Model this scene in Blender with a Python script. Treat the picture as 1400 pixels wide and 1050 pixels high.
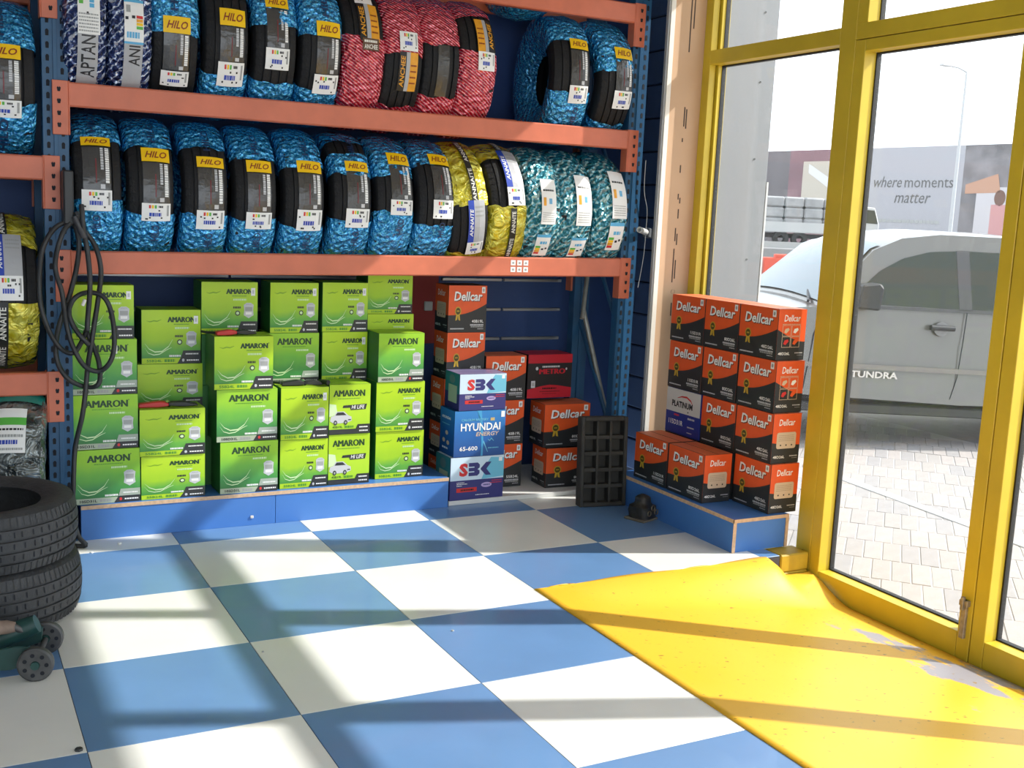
import bpy, bmesh, math, random
from mathutils import Vector, Matrix, noise
random.seed(7)
R_ = math.radians
for o in list(bpy.data.objects): bpy.data.objects.remove(o)
SC = bpy.context.scene
COL = SC.collection

# ------------------------------------------------------------------ camera
cam = bpy.data.cameras.new('camera'); camo = bpy.data.objects.new('camera', cam); COL.objects.link(camo)
cam.sensor_width = 36.0; cam.lens = 1506.2 / 1400 * 36; cam.clip_start = .05; cam.clip_end = 400
_y, _p, _r = .4906, .1534, -.0456
fw = Vector((math.sin(_y)*math.cos(_p), math.cos(_y)*math.cos(_p), -math.sin(_p)))
rt = Vector((math.cos(_y), -math.sin(_y), 0)); dn = fw.cross(rt)
r2 = math.cos(_r)*rt + math.sin(_r)*dn; d2 = -math.sin(_r)*rt + math.cos(_r)*dn
mw = Matrix((r2, -d2, -fw)).transposed().to_4x4(); mw.translation = Vector((-.3443, -3.0089, 1.507))
camo.matrix_world = mw
SC.camera = camo

# ------------------------------------------------------------------ world, sun, exposure
w = bpy.data.worlds.new('sky'); SC.world = w; w.use_nodes = True
nt = w.node_tree; bg = nt.nodes['Background']
bg.inputs[0].default_value = (.83, .915, 1.0, 1); bg.inputs[1].default_value = 1.95
sun = bpy.data.lights.new('sun', 'SUN'); suno = bpy.data.objects.new('sun', sun); COL.objects.link(suno)
sun.energy = 5.0; sun.angle = R_(.8); sun.color = (1, .975, .93)
saz, sel = R_(-20.3), R_(39.0)
sdir = Vector((math.cos(saz)*math.cos(sel), math.sin(saz)*math.cos(sel), math.sin(sel)))
suno.rotation_euler = sdir.to_track_quat('Z', 'Y').to_euler(); suno.location = (8, -4, 8)
vs = SC.view_settings
vs.view_transform = 'Standard'; vs.look = 'None'; vs.gamma = 1; vs.exposure = 0.44
try: vs.use_curve_mapping = False
except Exception: pass

# ------------------------------------------------------------------ materials
MATS = {}
def mat(name, col, rough=.5, metal=0.0, bump=0.0, bscale=40, var=0.0, vscale=6, spec=.5, coat=0.0, emit=None):
    if name in MATS: return MATS[name]
    m = bpy.data.materials.new(name); m.use_nodes = True; n = m.node_tree.nodes; l = m.node_tree.links
    b = n['Principled BSDF']
    b.inputs['Base Color'].default_value = (*col, 1); b.inputs['Roughness'].default_value = rough
    b.inputs['Metallic'].default_value = metal; b.inputs['Specular IOR Level'].default_value = spec
    b.inputs['Coat Weight'].default_value = coat
    if bump or var: tc = n.new('ShaderNodeTexCoord')
    if var:
        t = n.new('ShaderNodeTexNoise'); t.inputs['Scale'].default_value = vscale; t.inputs['Detail'].default_value = 6
        l.new(tc.outputs['Object'], t.inputs['Vector'])
        r = n.new('ShaderNodeValToRGB'); r.color_ramp.elements[0].position = .3; r.color_ramp.elements[1].position = .7
        r.color_ramp.elements[0].color = (*[c*(1-var) for c in col], 1); r.color_ramp.elements[1].color = (*[min(1, c*(1+var*.6)) for c in col], 1)
        l.new(t.outputs['Fac'], r.inputs[0]); l.new(r.outputs[0], b.inputs['Base Color'])
    if bump:
        t = n.new('ShaderNodeTexNoise'); t.inputs['Scale'].default_value = bscale; t.inputs['Detail'].default_value = 4
        l.new(tc.outputs['Object'], t.inputs['Vector'])
        u = n.new('ShaderNodeBump'); u.inputs['Strength'].default_value = bump; u.inputs['Distance'].default_value = .01
        l.new(t.outputs['Fac'], u.inputs['Height']); l.new(u.outputs[0], b.inputs['Normal'])
    if emit:
        b.inputs['Emission Color'].default_value = (*emit[0], 1); b.inputs['Emission Strength'].default_value = emit[1]
    MATS[name] = m; return m

def foil(name, c0, c1, c2, streak=None, metal=.35, rough=.22, scale=120, crease=42):
    """crumpled plastic foil; colours hold print and painted highlights"""
    if name in MATS: return MATS[name]
    m = bpy.data.materials.new(name); m.use_nodes = True; n = m.node_tree.nodes; l = m.node_tree.links
    b = n['Principled BSDF']; b.inputs['Metallic'].default_value = metal; b.inputs['Roughness'].default_value = rough
    b.inputs['Coat Weight'].default_value = .8; b.inputs['Coat Roughness'].default_value = .08
    tc = n.new('ShaderNodeTexCoord'); src = tc.outputs['Object']
    if streak:
        mp = n.new('ShaderNodeMapping'); mp.inputs['Rotation'].default_value = (0, R_(streak[0]), 0); l.new(src, mp.inputs[0])
        v = n.new('ShaderNodeTexWave'); v.wave_type = 'BANDS'; v.bands_direction = 'Z'; v.inputs['Scale'].default_value = streak[1]
        v.inputs['Distortion'].default_value = streak[2]; v.inputs['Detail'].default_value = 2; v.inputs['Detail Scale'].default_value = 3
        l.new(mp.outputs[0], v.inputs['Vector']); fac = v.outputs['Fac']; pos = streak[3]
    else:
        v = n.new('ShaderNodeTexVoronoi'); v.inputs['Scale'].default_value = scale; l.new(src, v.inputs['Vector']); fac = v.outputs['Distance']; pos = (.15, .42, .75)
    r = n.new('ShaderNodeValToRGB'); e = r.color_ramp.elements
    e[0].position = pos[0]; e[0].color = (*c0, 1); e[1].position = pos[2]; e[1].color = (*c2, 1)
    k = e.new(pos[1]); k.color = (*c1, 1)
    l.new(fac, r.inputs[0]); l.new(r.outputs[0], b.inputs['Base Color'])
    t = n.new('ShaderNodeTexNoise'); t.inputs['Scale'].default_value = 13; t.inputs['Detail'].default_value = 2; t.inputs['Distortion'].default_value = 2.2
    l.new(src, t.inputs['Vector'])
    v2 = n.new('ShaderNodeTexVoronoi'); v2.inputs['Scale'].default_value = crease; l.new(src, v2.inputs['Vector'])
    ad = n.new('ShaderNodeMath'); ad.operation = 'MULTIPLY_ADD'; l.new(t.outputs['Fac'], ad.inputs[0]); ad.inputs[1].default_value = 1.6; l.new(v2.outputs['Distance'], ad.inputs[2])
    u = n.new('ShaderNodeBump'); u.inputs['Strength'].default_value = 1.0; u.inputs['Distance'].default_value = .014
    l.new(ad.outputs[0], u.inputs['Height']); l.new(u.outputs[0], b.inputs['Normal']); l.new(u.outputs[0], b.inputs['Coat Normal'])
    MATS[name] = m; return m

def grad(name, stops, axis=2, rough=.45, noisy=.12):
    """printed colour gradient over the 0..1 object space of a printed panel"""
    m = bpy.data.materials.new(name); m.use_nodes = True; n = m.node_tree.nodes; l = m.node_tree.links
    b = n['Principled BSDF']; b.inputs['Roughness'].default_value = rough; b.inputs['Coat Weight'].default_value = .15
    tc = n.new('ShaderNodeTexCoord'); sp = n.new('ShaderNodeSeparateXYZ'); l.new(tc.outputs['Object'], sp.inputs[0])
    t = n.new('ShaderNodeTexNoise'); t.inputs['Scale'].default_value = 3.0; l.new(tc.outputs['Object'], t.inputs['Vector'])
    a = n.new('ShaderNodeMath'); a.operation = 'MULTIPLY_ADD'; l.new(t.outputs['Fac'], a.inputs[0]); a.inputs[1].default_value = noisy*2
    l.new(sp.outputs[axis], a.inputs[2])
    s2 = n.new('ShaderNodeMath'); s2.operation = 'SUBTRACT'; l.new(a.outputs[0], s2.inputs[0]); s2.inputs[1].default_value = noisy
    r = n.new('ShaderNodeValToRGB'); e = r.color_ramp.elements
    e[0].position, e[0].color = stops[0][0], (*stops[0][1], 1); e[1].position, e[1].color = stops[-1][0], (*stops[-1][1], 1)
    for p, c in stops[1:-1]: k = e.new(p); k.color = (*c, 1)
    l.new(s2.outputs[0], r.inputs[0]); l.new(r.outputs[0], b.inputs['Base Color'])
    MATS[name] = m; return m

def glassmat(name, dust, tint, fres=1.45, gl=1.0):
    m = bpy.data.materials.new(name); m.use_nodes = True; n = m.node_tree.nodes; l = m.node_tree.links
    n.remove(n['Principled BSDF']); out = n['Material Output']
    tr = n.new('ShaderNodeBsdfTransparent'); tr.inputs[0].default_value = (*tint, 1)
    g = n.new('ShaderNodeBsdfGlossy'); g.inputs['Roughness'].default_value = .02; g.inputs[0].default_value = (gl, gl, gl, 1)
    lw = n.new('ShaderNodeLayerWeight'); lw.inputs[0].default_value = .5
    pw = n.new('ShaderNodeMath'); pw.operation = 'POWER'; l.new(lw.outputs['Facing'], pw.inputs[0]); pw.inputs[1].default_value = 4.5
    f = n.new('ShaderNodeMath'); f.operation = 'MULTIPLY_ADD'; l.new(pw.outputs[0], f.inputs[0]); f.inputs[1].default_value = .5; f.inputs[2].default_value = .012
    mx = n.new('ShaderNodeMixShader'); l.new(f.outputs[0], mx.inputs[0]); l.new(tr.outputs[0], mx.inputs[1]); l.new(g.outputs[0], mx.inputs[2])
    d = n.new('ShaderNodeBsdfTranslucent'); d.inputs[0].default_value = (.9, .9, .88, 1)
    d2_ = n.new('ShaderNodeBsdfDiffuse'); d2_.inputs[0].default_value = (.9, .9, .88, 1)
    md = n.new('ShaderNodeMixShader'); md.inputs[0].default_value = .5; l.new(d.outputs[0], md.inputs[1]); l.new(d2_.outputs[0], md.inputs[2])
    m2 = n.new('ShaderNodeMixShader'); m2.inputs[0].default_value = dust; l.new(mx.outputs[0], m2.inputs[1]); l.new(md.outputs[0], m2.inputs[2])
    l.new(m2.outputs[0], out.inputs[0]); MATS[name] = m; return m

WHITE = mat('white_print', (.86, .86, .84), .5); BLACK = mat('black_print', (.012, .012, .014), .4)
GREY = mat('grey_print', (.35, .36, .35), .5); SILVER = mat('silver_print', (.55, .56, .58), .35)
DKGREEN = mat('dark_green_print', (.008, .05, .008), .45); LIME = mat('lime_print', (.42, .62, .01), .45)
PALEG = mat('pale_green_print', (.62, .80, .45), .45); REDP = mat('red_print', (.62, .03, .03), .45)
ORANGE = mat('orange_card', (.78, .10, .018), .45, var=.06, vscale=5); CHAR = mat('charcoal_card', (.022, .024, .026), .45)
GOLD = mat('gold_print', (.55, .36, .03), .4); BEIGE = mat('beige_print', (.62, .48, .34), .6)
YELP = mat('yellow_label', (.90, .56, .0), .45); MAROON = mat('maroon_ink', (.25, .03, .01), .5)
RUB = mat('tyre_rubber', (.012, .012, .013), .62, bump=.25, bscale=90, spec=.3)
ORB = mat('rack_orange_paint', (.60, .16, .085), .42, var=.12, vscale=9, bump=.04, bscale=20)
BLB = mat('rack_blue_paint', (.014, .085, .19), .42, var=.15, vscale=8)
HOLE = mat('slot_dark', (.006, .008, .014), .8)
BLUE_L = mat('blue_laminate', (.06, .19, .52), .38, var=.08, vscale=4)
CHIP = mat('chipboard_edge', (.62, .42, .27), .8, var=.2, vscale=60)
YEL = mat('yellow_frame_paint', (.64, .47, .03), .4, var=.10, vscale=5)
FOILB = foil('blue_foil', (.004, .15, .46), (.006, .25, .60), (.09, .52, .84), metal=.5)  # brightest cyan cells are highlights painted into the foil colour
FOILR = foil('red_foil', (.50, .006, .03), (.58, .012, .05), (.80, .30, .34), streak=(-32, 26, 1.2, (.35, .62, .92)))
FOILY = foil('yellow_foil', (.52, .44, .01), (.60, .52, .02), (.70, .64, .08), scale=30, crease=17)
FOILT = foil('teal_foil', (.015, .20, .27), (.03, .30, .38), (.42, .62, .62), streak=(42, 9, 6, (.35, .6, .98)), metal=.45)
FOILN = foil('navy_foil', (.012, .03, .13), (.03, .08, .25), (.62, .68, .80), streak=(48, 12, 6, (.5, .80, .99)))
FOILS = foil('clear_film', (.03, .04, .04), (.07, .085, .085), (.22, .25, .25), metal=.5, scale=16, crease=11, rough=.15)  # palest patches are highlights on the film, put into its colour

# ------------------------------------------------------------------ mesh builder
class MB:
    def __init__(s): s.v = []; s.f = []; s.m = []; s.mats = []
    def mi(s, m):
        if m not in s.mats: s.mats.append(m)
        return s.mats.index(m)
    def add(s, vs_, fs, m, xf=None):
        k = len(s.v); i = s.mi(m)
        for p in vs_:
            p = Vector(p); s.v.append(tuple(xf @ p) if xf else tuple(p))
        for f in fs: s.f.append([k+q for q in f]); s.m.append(i)
        return s
    def box(s, x0, x1, y0, y1, z0, z1, m, xf=None):
        return s.add([(x0,y0,z0),(x1,y0,z0),(x1,y1,z0),(x0,y1,z0),(x0,y0,z1),(x1,y0,z1),(x1,y1,z1),(x0,y1,z1)],
                     [(0,3,2,1),(4,5,6,7),(0,1,5,4),(1,2,6,5),(2,3,7,6),(3,0,4,7)], m, xf)
    def prism(s, pts, a, b, m, axis=1, xf=None):
        """2-D outline extruded from a to b along an axis (outline in the two other axes, in order)"""
        n = len(pts)
        def P(p, t): q = list(p); q.insert(axis, t); return tuple(q)
        return s.add([P(p, a) for p in pts] + [P(p, b) for p in pts],
                     [tuple(range(n)), tuple(range(2*n-1, n-1, -1))] + [(i, i+n, (i+1) % n + n, (i+1) % n) for i in range(n)], m, xf)
    def tube(s, path, r, m, n=8, closed=False):
        pts = [Vector(p) for p in path]; L = len(pts); vs_ = []; fs = []; up = Vector((0.13, .21, .97)).normalized(); prev = None
        for i, p in enumerate(pts):
            a = pts[i-1] if (i or closed) else p; b = pts[(i+1) % L] if (i < L-1 or closed) else p
            t = (b-a).normalized()
            u = (prev - t*prev.dot(t)) if prev else up.cross(t)
            if u.length < 1e-4: u = Vector((1, 0, 0)).cross(t)
            u.normalize(); prev = u; v = t.cross(u)
            rr = r[i] if isinstance(r, (list, tuple)) else r
            for k in range(n): a_ = 2*math.pi*k/n; vs_.append(p + (u*math.cos(a_)+v*math.sin(a_))*rr)
        for i in range(L if closed else L-1):
            j = (i+1) % L
            for k in range(n): fs.append((i*n+k, i*n+(k+1) % n, j*n+(k+1) % n, j*n+k))
        if not closed: fs += [tuple(range(n))[::-1], tuple((L-1)*n+k for k in range(n))]
        return s.add(vs_, fs, m)
    def lathe(s, prof, m, n=32, axis='x', c=(0,0,0), closed=True, a0=0.0, a1=360.0):
        """profile of (position along axis, radius) turned about the axis"""
        vs_ = []; fs = []; P = len(prof); full = abs(a1-a0) >= 359.9; N = n if full else n+1
        for i in range(N):
            a = R_(a0+(a1-a0)*i/n); ca, sa = math.cos(a), math.sin(a)
            for h, r in prof:
                q = (h, -r*ca, r*sa) if axis == 'x' else ((r*ca, h, r*sa) if axis == 'y' else (r*ca, r*sa, h))
                vs_.append((q[0]+c[0], q[1]+c[1], q[2]+c[2]))
        for i in range(n):
            j = (i+1) % N
            for k in range(P if closed else P-1):
                k2 = (k+1) % P; fs.append((i*P+k, i*P+k2, j*P+k2, j*P+k))
        return s.add(vs_, fs, m)
    def mesh(s, name, smooth=None, bevel=0, weld=False):
        me = bpy.data.meshes.new(name); me.from_pydata(s.v, [], s.f)
        for m in s.mats: me.materials.append(m)
        me.polygons.foreach_set('material_index', s.m)
        bm = bmesh.new(); bm.from_mesh(me)
        if weld: bmesh.ops.remove_doubles(bm, verts=bm.verts, dist=1e-5)
        if bevel: bmesh.ops.bevel(bm, geom=bm.edges[:], offset=bevel, segments=1, affect='EDGES', clamp_overlap=True)
        bmesh.ops.recalc_face_normals(bm, faces=bm.faces)
        bm.to_mesh(me); bm.free()
        if smooth is not None: me.shade_smooth(); me.set_sharp_from_angle(angle=R_(smooth))
        me.update(); return me
    def build(s, name, parent=None, loc=(0,0,0), rot=(0,0,0), **k):
        return link(name, s.mesh(name, **k), parent, loc, rot)

def link(name, me, parent=None, loc=(0,0,0), rot=(0,0,0), scale=(1,1,1)):
    o = bpy.data.objects.new(name, me); COL.objects.link(o); o.parent = parent
    o.location = loc; o.rotation_euler = rot; o.scale = scale; return o
def empty(name, loc=(0,0,0), rot=(0,0,0)): 
    o = link(name, None, None, loc, rot); o.empty_display_size = .1; return o
def tag(o, label=None, cat=None, group=None, kind=None):
    if label: o['label'] = label
    if cat: o['category'] = cat
    if group: o['group'] = group
    if kind: o['kind'] = kind
    return o
def struct(o): o['kind'] = 'structure'; return o

_tx = {}
def textgeo(body, bold=0.0, shear=0.0):
    k = (body, bold, shear)
    if k not in _tx:
        cu = bpy.data.curves.new('t', 'FONT'); cu.body = body; cu.offset = bold; cu.shear = shear; cu.resolution_u = 2
        ob = bpy.data.objects.new('t', cu); COL.objects.link(ob)
        dg = bpy.context.evaluated_depsgraph_get()
        me = bpy.data.meshes.new_from_object(ob.evaluated_get(dg))
        vs_ = [tuple(v.co) for v in me.vertices]; fs = [tuple(p.vertices) for p in me.polygons]
        x0 = min(v[0] for v in vs_); x1 = max(v[0] for v in vs_); y0 = min(v[1] for v in vs_); y1 = max(v[1] for v in vs_)
        _tx[k] = ([((v[0]-x0)/(x1-x0), (v[1]-y0)/(y1-y0)) for v in vs_], fs)
        bpy.data.objects.remove(ob); bpy.data.meshes.remove(me); bpy.data.curves.remove(cu)
    return _tx[k]

class Print(MB):
    """flat print in a unit square: x to the right, z up, facing -y; layers lie .3 mm apart"""
    def pt(s, x, z, L): return (x, -.0004*L, z)
    def poly(s, pts, m, L=1): return s.add([s.pt(x, z, L) for x, z in pts], [tuple(range(len(pts)))], m)
    def rect(s, x0, x1, z0, z1, m, L=1): return s.poly([(x0,z0),(x1,z0),(x1,z1),(x0,z1)], m, L)
    def ell(s, cx, cz, rx, rz, m, L=1, n=20): return s.poly([(cx+rx*math.cos(2*math.pi*i/n), cz+rz*math.sin(2*math.pi*i/n)) for i in range(n)], m, L)
    def arc(s, pts, w, m, L=1):
        n = len(pts); up = []; lo = []
        for i, (x, z) in enumerate(pts):
            t = math.sin(math.pi*(i+.3)/(n+.0))*w; up.append((x, z+t)); lo.append((x, z-t))
        for i in range(n-1): s.poly([lo[i], lo[i+1], up[i+1], up[i]], m, L)
        return s
    def text(s, body, x0, x1, z0, z1, m, L=2, bold=0.0, shear=0.0, rot=False, slant=0.0):
        vs_, fs = textgeo(body, bold, shear)
        q = [((x0+(1-v)*(x1-x0), z0+u*(z1-z0)) if rot else (x0+u*(x1-x0), z0+v*(z1-z0)+slant*u)) for u, v in vs_]
        return s.add([s.pt(x, z, L) for x, z in q], fs, m)
    def heavy(s, body, x0, x1, z0, z1, m, L=2, k=.012):
        for i in range(3): s.text(body, x0+k*(i-1), x1+k*(i-1), z0, z1, m, L+.1*i)
        return s
    def bars(s, x0, x1, z0, z1, m, L=2, n=6, seed=0, vert=False):
        """illegible small print: a row of glyph-sized blocks"""
        rg = random.Random(seed); t = 0.0
        tot = []
        while t < 1: wd = rg.uniform(.5, 1.3)/n*.8; tot.append((t, min(1, t+wd))); t += wd+.2/n
        for a, b in tot:
            if vert: s.rect(x0, x1, z0+a*(z1-z0), z0+b*(z1-z0), m, L)
            else: s.rect(x0+a*(x1-x0), x0+b*(x1-x0), z0, z1, m, L)
        return s

# ================================================================== STRUCTURE
def tilemat(name, a, b):
    m = mat(name, a, .28, var=b, vscale=3.0, bump=.03, bscale=9, coat=.15); return m
TW = tilemat('tile_white', (.78, .78, .74), .05); TB = tilemat('tile_blue', (.125, .25, .47), .08)
GROUT = mat('dark_grout', (.05, .05, .06), .9)
fl = MB().box(-4.2, 1.8, -6.6, 2.8, -.12, -.005, GROUT).box(1.8, 3.10, .735, 2.8, -.25, -.005, GROUT)
floor = struct(fl.build('floor'))
_tm = {}
def tile(x0, x1, y0, y1, m):
    k = (round(x1-x0, 3), round(y1-y0, 3), m.name)
    if k not in _tm:
        _tm[k] = MB().box(.001, k[0]-.001, .001, k[1]-.001, -.004, 0, m).mesh('tile', bevel=.0008)
    link('tile', _tm[k], floor, (x0, y0, 0))
for i in range(-4, 6):
    for j in range(-8, 5):
        x0, x1, y0, y1 = i*.6, i*.6+.6, j*.6, j*.6+.6
        if i >= 5: x1 = 3.1
        if x0 > 1.7 and y1 < .7: continue
        if x0 > 1.7 and y0 < .7: y0 = .735
        if y0 > 2.3 and x1 < 1.9: continue
        tile(x0, x1, y0, min(y1, 2.7), TB if (i+j) % 2 == 0 else TW)

# yellow painted ramp down to the doors
def rampmat():
    m = bpy.data.materials.new('yellow_floor_paint'); m.use_nodes = True; n = m.node_tree.nodes; l = m.node_tree.links
    b = n['Principled BSDF']; b.inputs['Roughness'].default_value = .38
    tc = n.new('ShaderNodeTexCoord'); sp = n.new('ShaderNodeSeparateXYZ'); l.new(tc.outputs['Object'], sp.inputs[0])
    base = n.new('ShaderNodeTexNoise'); base.inputs['Scale'].default_value = 2.5; base.inputs['Detail'].default_value = 5; l.new(tc.outputs['Object'], base.inputs['Vector'])
    r = n.new('ShaderNodeValToRGB'); r.color_ramp.elements[0].color = (.80, .42, .012, 1); r.color_ramp.elements[1].color = (.84, .49, .05, 1)
    l.new(base.outputs['Fac'], r.inputs[0])
    # worn-through streaks near the threshold
    mp = n.new('ShaderNodeMapping'); mp.inputs['Scale'].default_value = (5.5, 3.4, 1); mp.inputs['Location'].default_value = (1.7, .6, 0); l.new(tc.outputs['Object'], mp.inputs[0])
    t = n.new('ShaderNodeTexNoise'); t.inputs['Scale'].default_value = 1.1; t.inputs['Detail'].default_value = 8; t.inputs['Roughness'].default_value = .62; l.new(mp.outputs[0], t.inputs['Vector'])
    mr = n.new('ShaderNodeMapRange'); mr.inputs[1].default_value = 2.45; mr.inputs[2].default_value = 3.1; mr.inputs[3].default_value = -.22; mr.inputs[4].default_value = .10; l.new(sp.outputs[0], mr.inputs[0])
    my = n.new('ShaderNodeMapRange'); my.inputs[1].default_value = .25; my.inputs[2].default_value = .5; my.inputs[3].default_value = 0; my.inputs[4].default_value = -.3; l.new(sp.outputs[1], my.inputs[0])
    a0 = n.new('ShaderNodeMath'); a0.operation = 'ADD'; l.new(mr.outputs[0], a0.inputs[0]); l.new(my.outputs[0], a0.inputs[1])
    a = n.new('ShaderNodeMath'); a.operation = 'ADD'; l.new(t.outputs['Fac'], a.inputs[0]); l.new(a0.outputs[0], a.inputs[1])
    w1 = n.new('ShaderNodeMapRange'); w1.inputs[1].default_value = .585; w1.inputs[2].default_value = .63; l.new(a.outputs[0], w1.inputs[0])
    mx = n.new('ShaderNodeMixRGB'); mx.inputs[2].default_value = (.30, .285, .31, 1); l.new(w1.outputs[0], mx.inputs[0]); l.new(r.outputs[0], mx.inputs[1])
    # dark scuffs
    mp2 = n.new('ShaderNodeMapping'); mp2.inputs['Scale'].default_value = (30, 55, 1); mp2.inputs['Rotation'].default_value = (0, 0, .5); l.new(tc.outputs['Object'], mp2.inputs[0])
    t2 = n.new('ShaderNodeTexNoise'); t2.inputs['Scale'].default_value = 1; t2.inputs['Detail'].default_value = 3; l.new(mp2.outputs[0], t2.inputs['Vector'])
    w2 = n.new('ShaderNodeMapRange'); w2.inputs[1].default_value = .66; w2.inputs[2].default_value = .72; l.new(t2.outputs['Fac'], w2.inputs[0])
    m2 = n.new('ShaderNodeMixRGB'); m2.inputs[2].default_value = (.28, .17, .03, 1); l.new(w2.outputs[0], m2.inputs[0]); l.new(mx.outputs[0], m2.inputs[1])
    l.new(m2.outputs[0], b.inputs['Base Color'])
    u = n.new('ShaderNodeBump'); u.inputs['Strength'].default_value = .25; u.inputs['Distance'].default_value = .01; l.new(base.outputs['Fac'], u.inputs['Height']); l.new(u.outputs[0], b.inputs['Normal'])
    return m
def sstep(t): t = max(0, min(1, t)); return t*t*(3-2*t)
def ramp_z(x, y):
    z = -.185*max(0, (x-1.8)/1.46)
    f = sstep((.745-y)/.30)
    k = sstep((x-2.95)/.2)                      # the sheet curls down at its far outer corner
    return .004 + z*f - .10*k*sstep((y-.45)/.3)*sstep((x-3.0)/.12)
RM = rampmat(); rm = MB(); NX, NY = 40, 74
xs = [1.797+(3.285-1.797)*i/NX for i in range(NX+1)]
ys = [.742-.02*i for i in range(25)] + [.24-(.24+6.5)*i/48 for i in range(49)]
NYt = len(ys)
vv = [(x, y + (.012*math.sin(x*9)-.01 if j == 0 else 0), ramp_z(x, y)) for j, y in enumerate(ys) for x in xs]
ff = [(j*(NX+1)+i, j*(NX+1)+i+1, (j+1)*(NX+1)+i+1, (j+1)*(NX+1)+i) for j in range(NYt-1) for i in range(NX)]
rm.add(vv, ff, RM)
ro = rm.build('floor_ramp', smooth=60); struct(ro)
sd = ro.modifiers.new('thick', 'SOLIDIFY'); sd.thickness = .006; sd.offset = -1
struct(MB().box(1.8, 3.42, -6.5, .70, -.45, -.24, GROUT).build('floor_base'))
TH = mat('dusty_threshold', (.22, .13, .05), .85, var=.3, vscale=14)
struct(MB().box(3.24, 3.44, -6.5, 1.9, -.30, -.205, TH).build('trim_threshold', bevel=.004))

# walls
WB = mat('blue_wall_paint', (.022, .062, .20), .55, var=.12, vscale=3, bump=.08, bscale=60)
WP = mat('pale_wall_paint', (.62, .63, .62), .7, var=.04)
wb = struct(MB().box(-4.3, 3.6, 2.70, 2.85, -.25, 3.5, WB).build('wall_back'))
STR = mat('slat_aluminium', (.42, .43, .44), .35, metal=.7)
for z in (.61, .781, .952, 1.124):
    for x0, x1 in ((.22, 1.02), (1.03, 1.98), (2.22, 2.60), (2.612, 3.0)):
        MB().box(x0, x1, 2.682, 2.70, z-.009, z+.009, STR).build('slat_strip', wb, bevel=.003)
MB().box(2.03, 2.20, 2.688, 2.70, .76, 1.45, mat('dark_red_panel', (.33, .03, .025), .6)).build('red_panel', wb)
sk = MB().box(2.115, 2.165, 2.676, 2.69, .945, .998, mat('socket_plastic', (.55, .56, .55), .4)).build('wall_socket', wb, bevel=.004)
wr = struct(MB().box(3.43, 3.47, 1.9, 2.72, -.3, 3.5, mat('block_mortar', (.045, .06, .10), .9)).build('wall_right'))
WBK = mat('blue_wall_lightened', (.10, .17, .34), .6, var=.12, vscale=4, bump=.15, bscale=50)  # lighter copy of the wall blue, raised to offset the shade here
blk = MB().box(0, .02, .004, .386, .004, .184, WBK).mesh('wall_block', bevel=.005)
for c in range(18):
    for k in range(-1, 2):
        y0 = 1.93 + k*.39 + (.195 if c % 2 else 0)
        if y0 < 1.9 or y0+.39 > 2.72: 
            ya, yb = max(y0, 1.91), min(y0+.39, 2.70)
            if yb-ya < .05: continue
            MB().box(0, .02, 0, yb-ya-.008, .004, .184, WBK).build('wall_block', wr, (3.412, ya+.004, c*.19), bevel=.005)
        else: link('wall_block', blk, wr, (3.412, y0, c*.19))
struct(MB().box(-4.35, -4.2, -6.6, 2.85, -.12, 3.5, WP).build('wall_left'))
struct(MB().box(-4.35, 3.6, -6.6, 2.85, 3.5, 3.6, WP).build('ceiling'))
struct(MB().box(3.31, 3.50, -6.5, 1.9, 2.93, 3.5, WP).build('wall_header'))

# board-clad stub wall between rack and window
MDF = mat('tan_fibreboard', (.58, .38, .235), .75, var=.07, vscale=3)
t1 = struct(MB().box(3.101, 3.31, 1.845, 1.865, -.24, 3.5, MDF).build('trim_1'))
MB().box(3.074, 3.1005, 1.838, 1.862, -.02, 3.5, mat('white_edging', (.80, .76, .68), .6)).build('edge_strip', t1)
MB().box(3.062, 3.0735, 1.842, 1.862, -.02, 3.5, mat('grey_edging', (.30, .31, .31), .6)).build('edge_strip', t1)
INK = mat('ink_mark', (.06, .04, .03), .7)
for x, a, b in ((3.205, 2.38, 2.75), (3.225, 2.5, 2.78), (3.203, 2.0, 2.10), (3.216, 1.99, 2.09), (3.20, 1.92, 1.94), (3.20, 1.76, 1.80),
                (3.198, 1.62, 1.65), (3.21, 1.60, 1.63), (3.205, 1.52, 1.57), (3.195, 1.40, 1.47), (3.207, 1.38, 1.44), (3.194, 1.18, 1.36), (3.208, 1.20, 1.30), (3.20, 1.0, 1.07)):
    MB().box(x-.0032, x+.0032, 1.8435, 1.846, a, b, INK).build('ink_mark', t1)
MB().lathe([(1.8435, .012), (1.846, .012)], INK, n=16, axis='y', c=(3.204, 0, 1.13), closed=False).build('ink_spot', t1)

# ------------------------------------------------------------------ window wall (plane x = 3.30)
GL = glassmat('dusty_glass', .013, (.985, .985, .98)); GASK = mat('black_gasket', (.01, .01, .01), .6)
FX = 3.30
def member(parent, name, y0, y1, z0, z1, d=.07, x=FX):
    return MB().box(x, x+d, y0, y1, z0, z1, YEL).build(name, parent, bevel=.002)
def pane(parent, y0, y1, z0, z1):
    g = MB().box(FX+.078, FX+.084, y0, y1, z0, z1, GL).build('pane', parent)
    q = MB()
    for a in ((y0-.004, y0+.006, z0, z1), (y1-.006, y1+.004, z0, z1), (y0, y1, z0-.004, z0+.006), (y0, y1, z1-.006, z1+.004)):
        q.box(FX+.068, FX+.094, a[0], a[1], a[2], a[3], GASK)
    q.build('gasket', parent)
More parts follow.
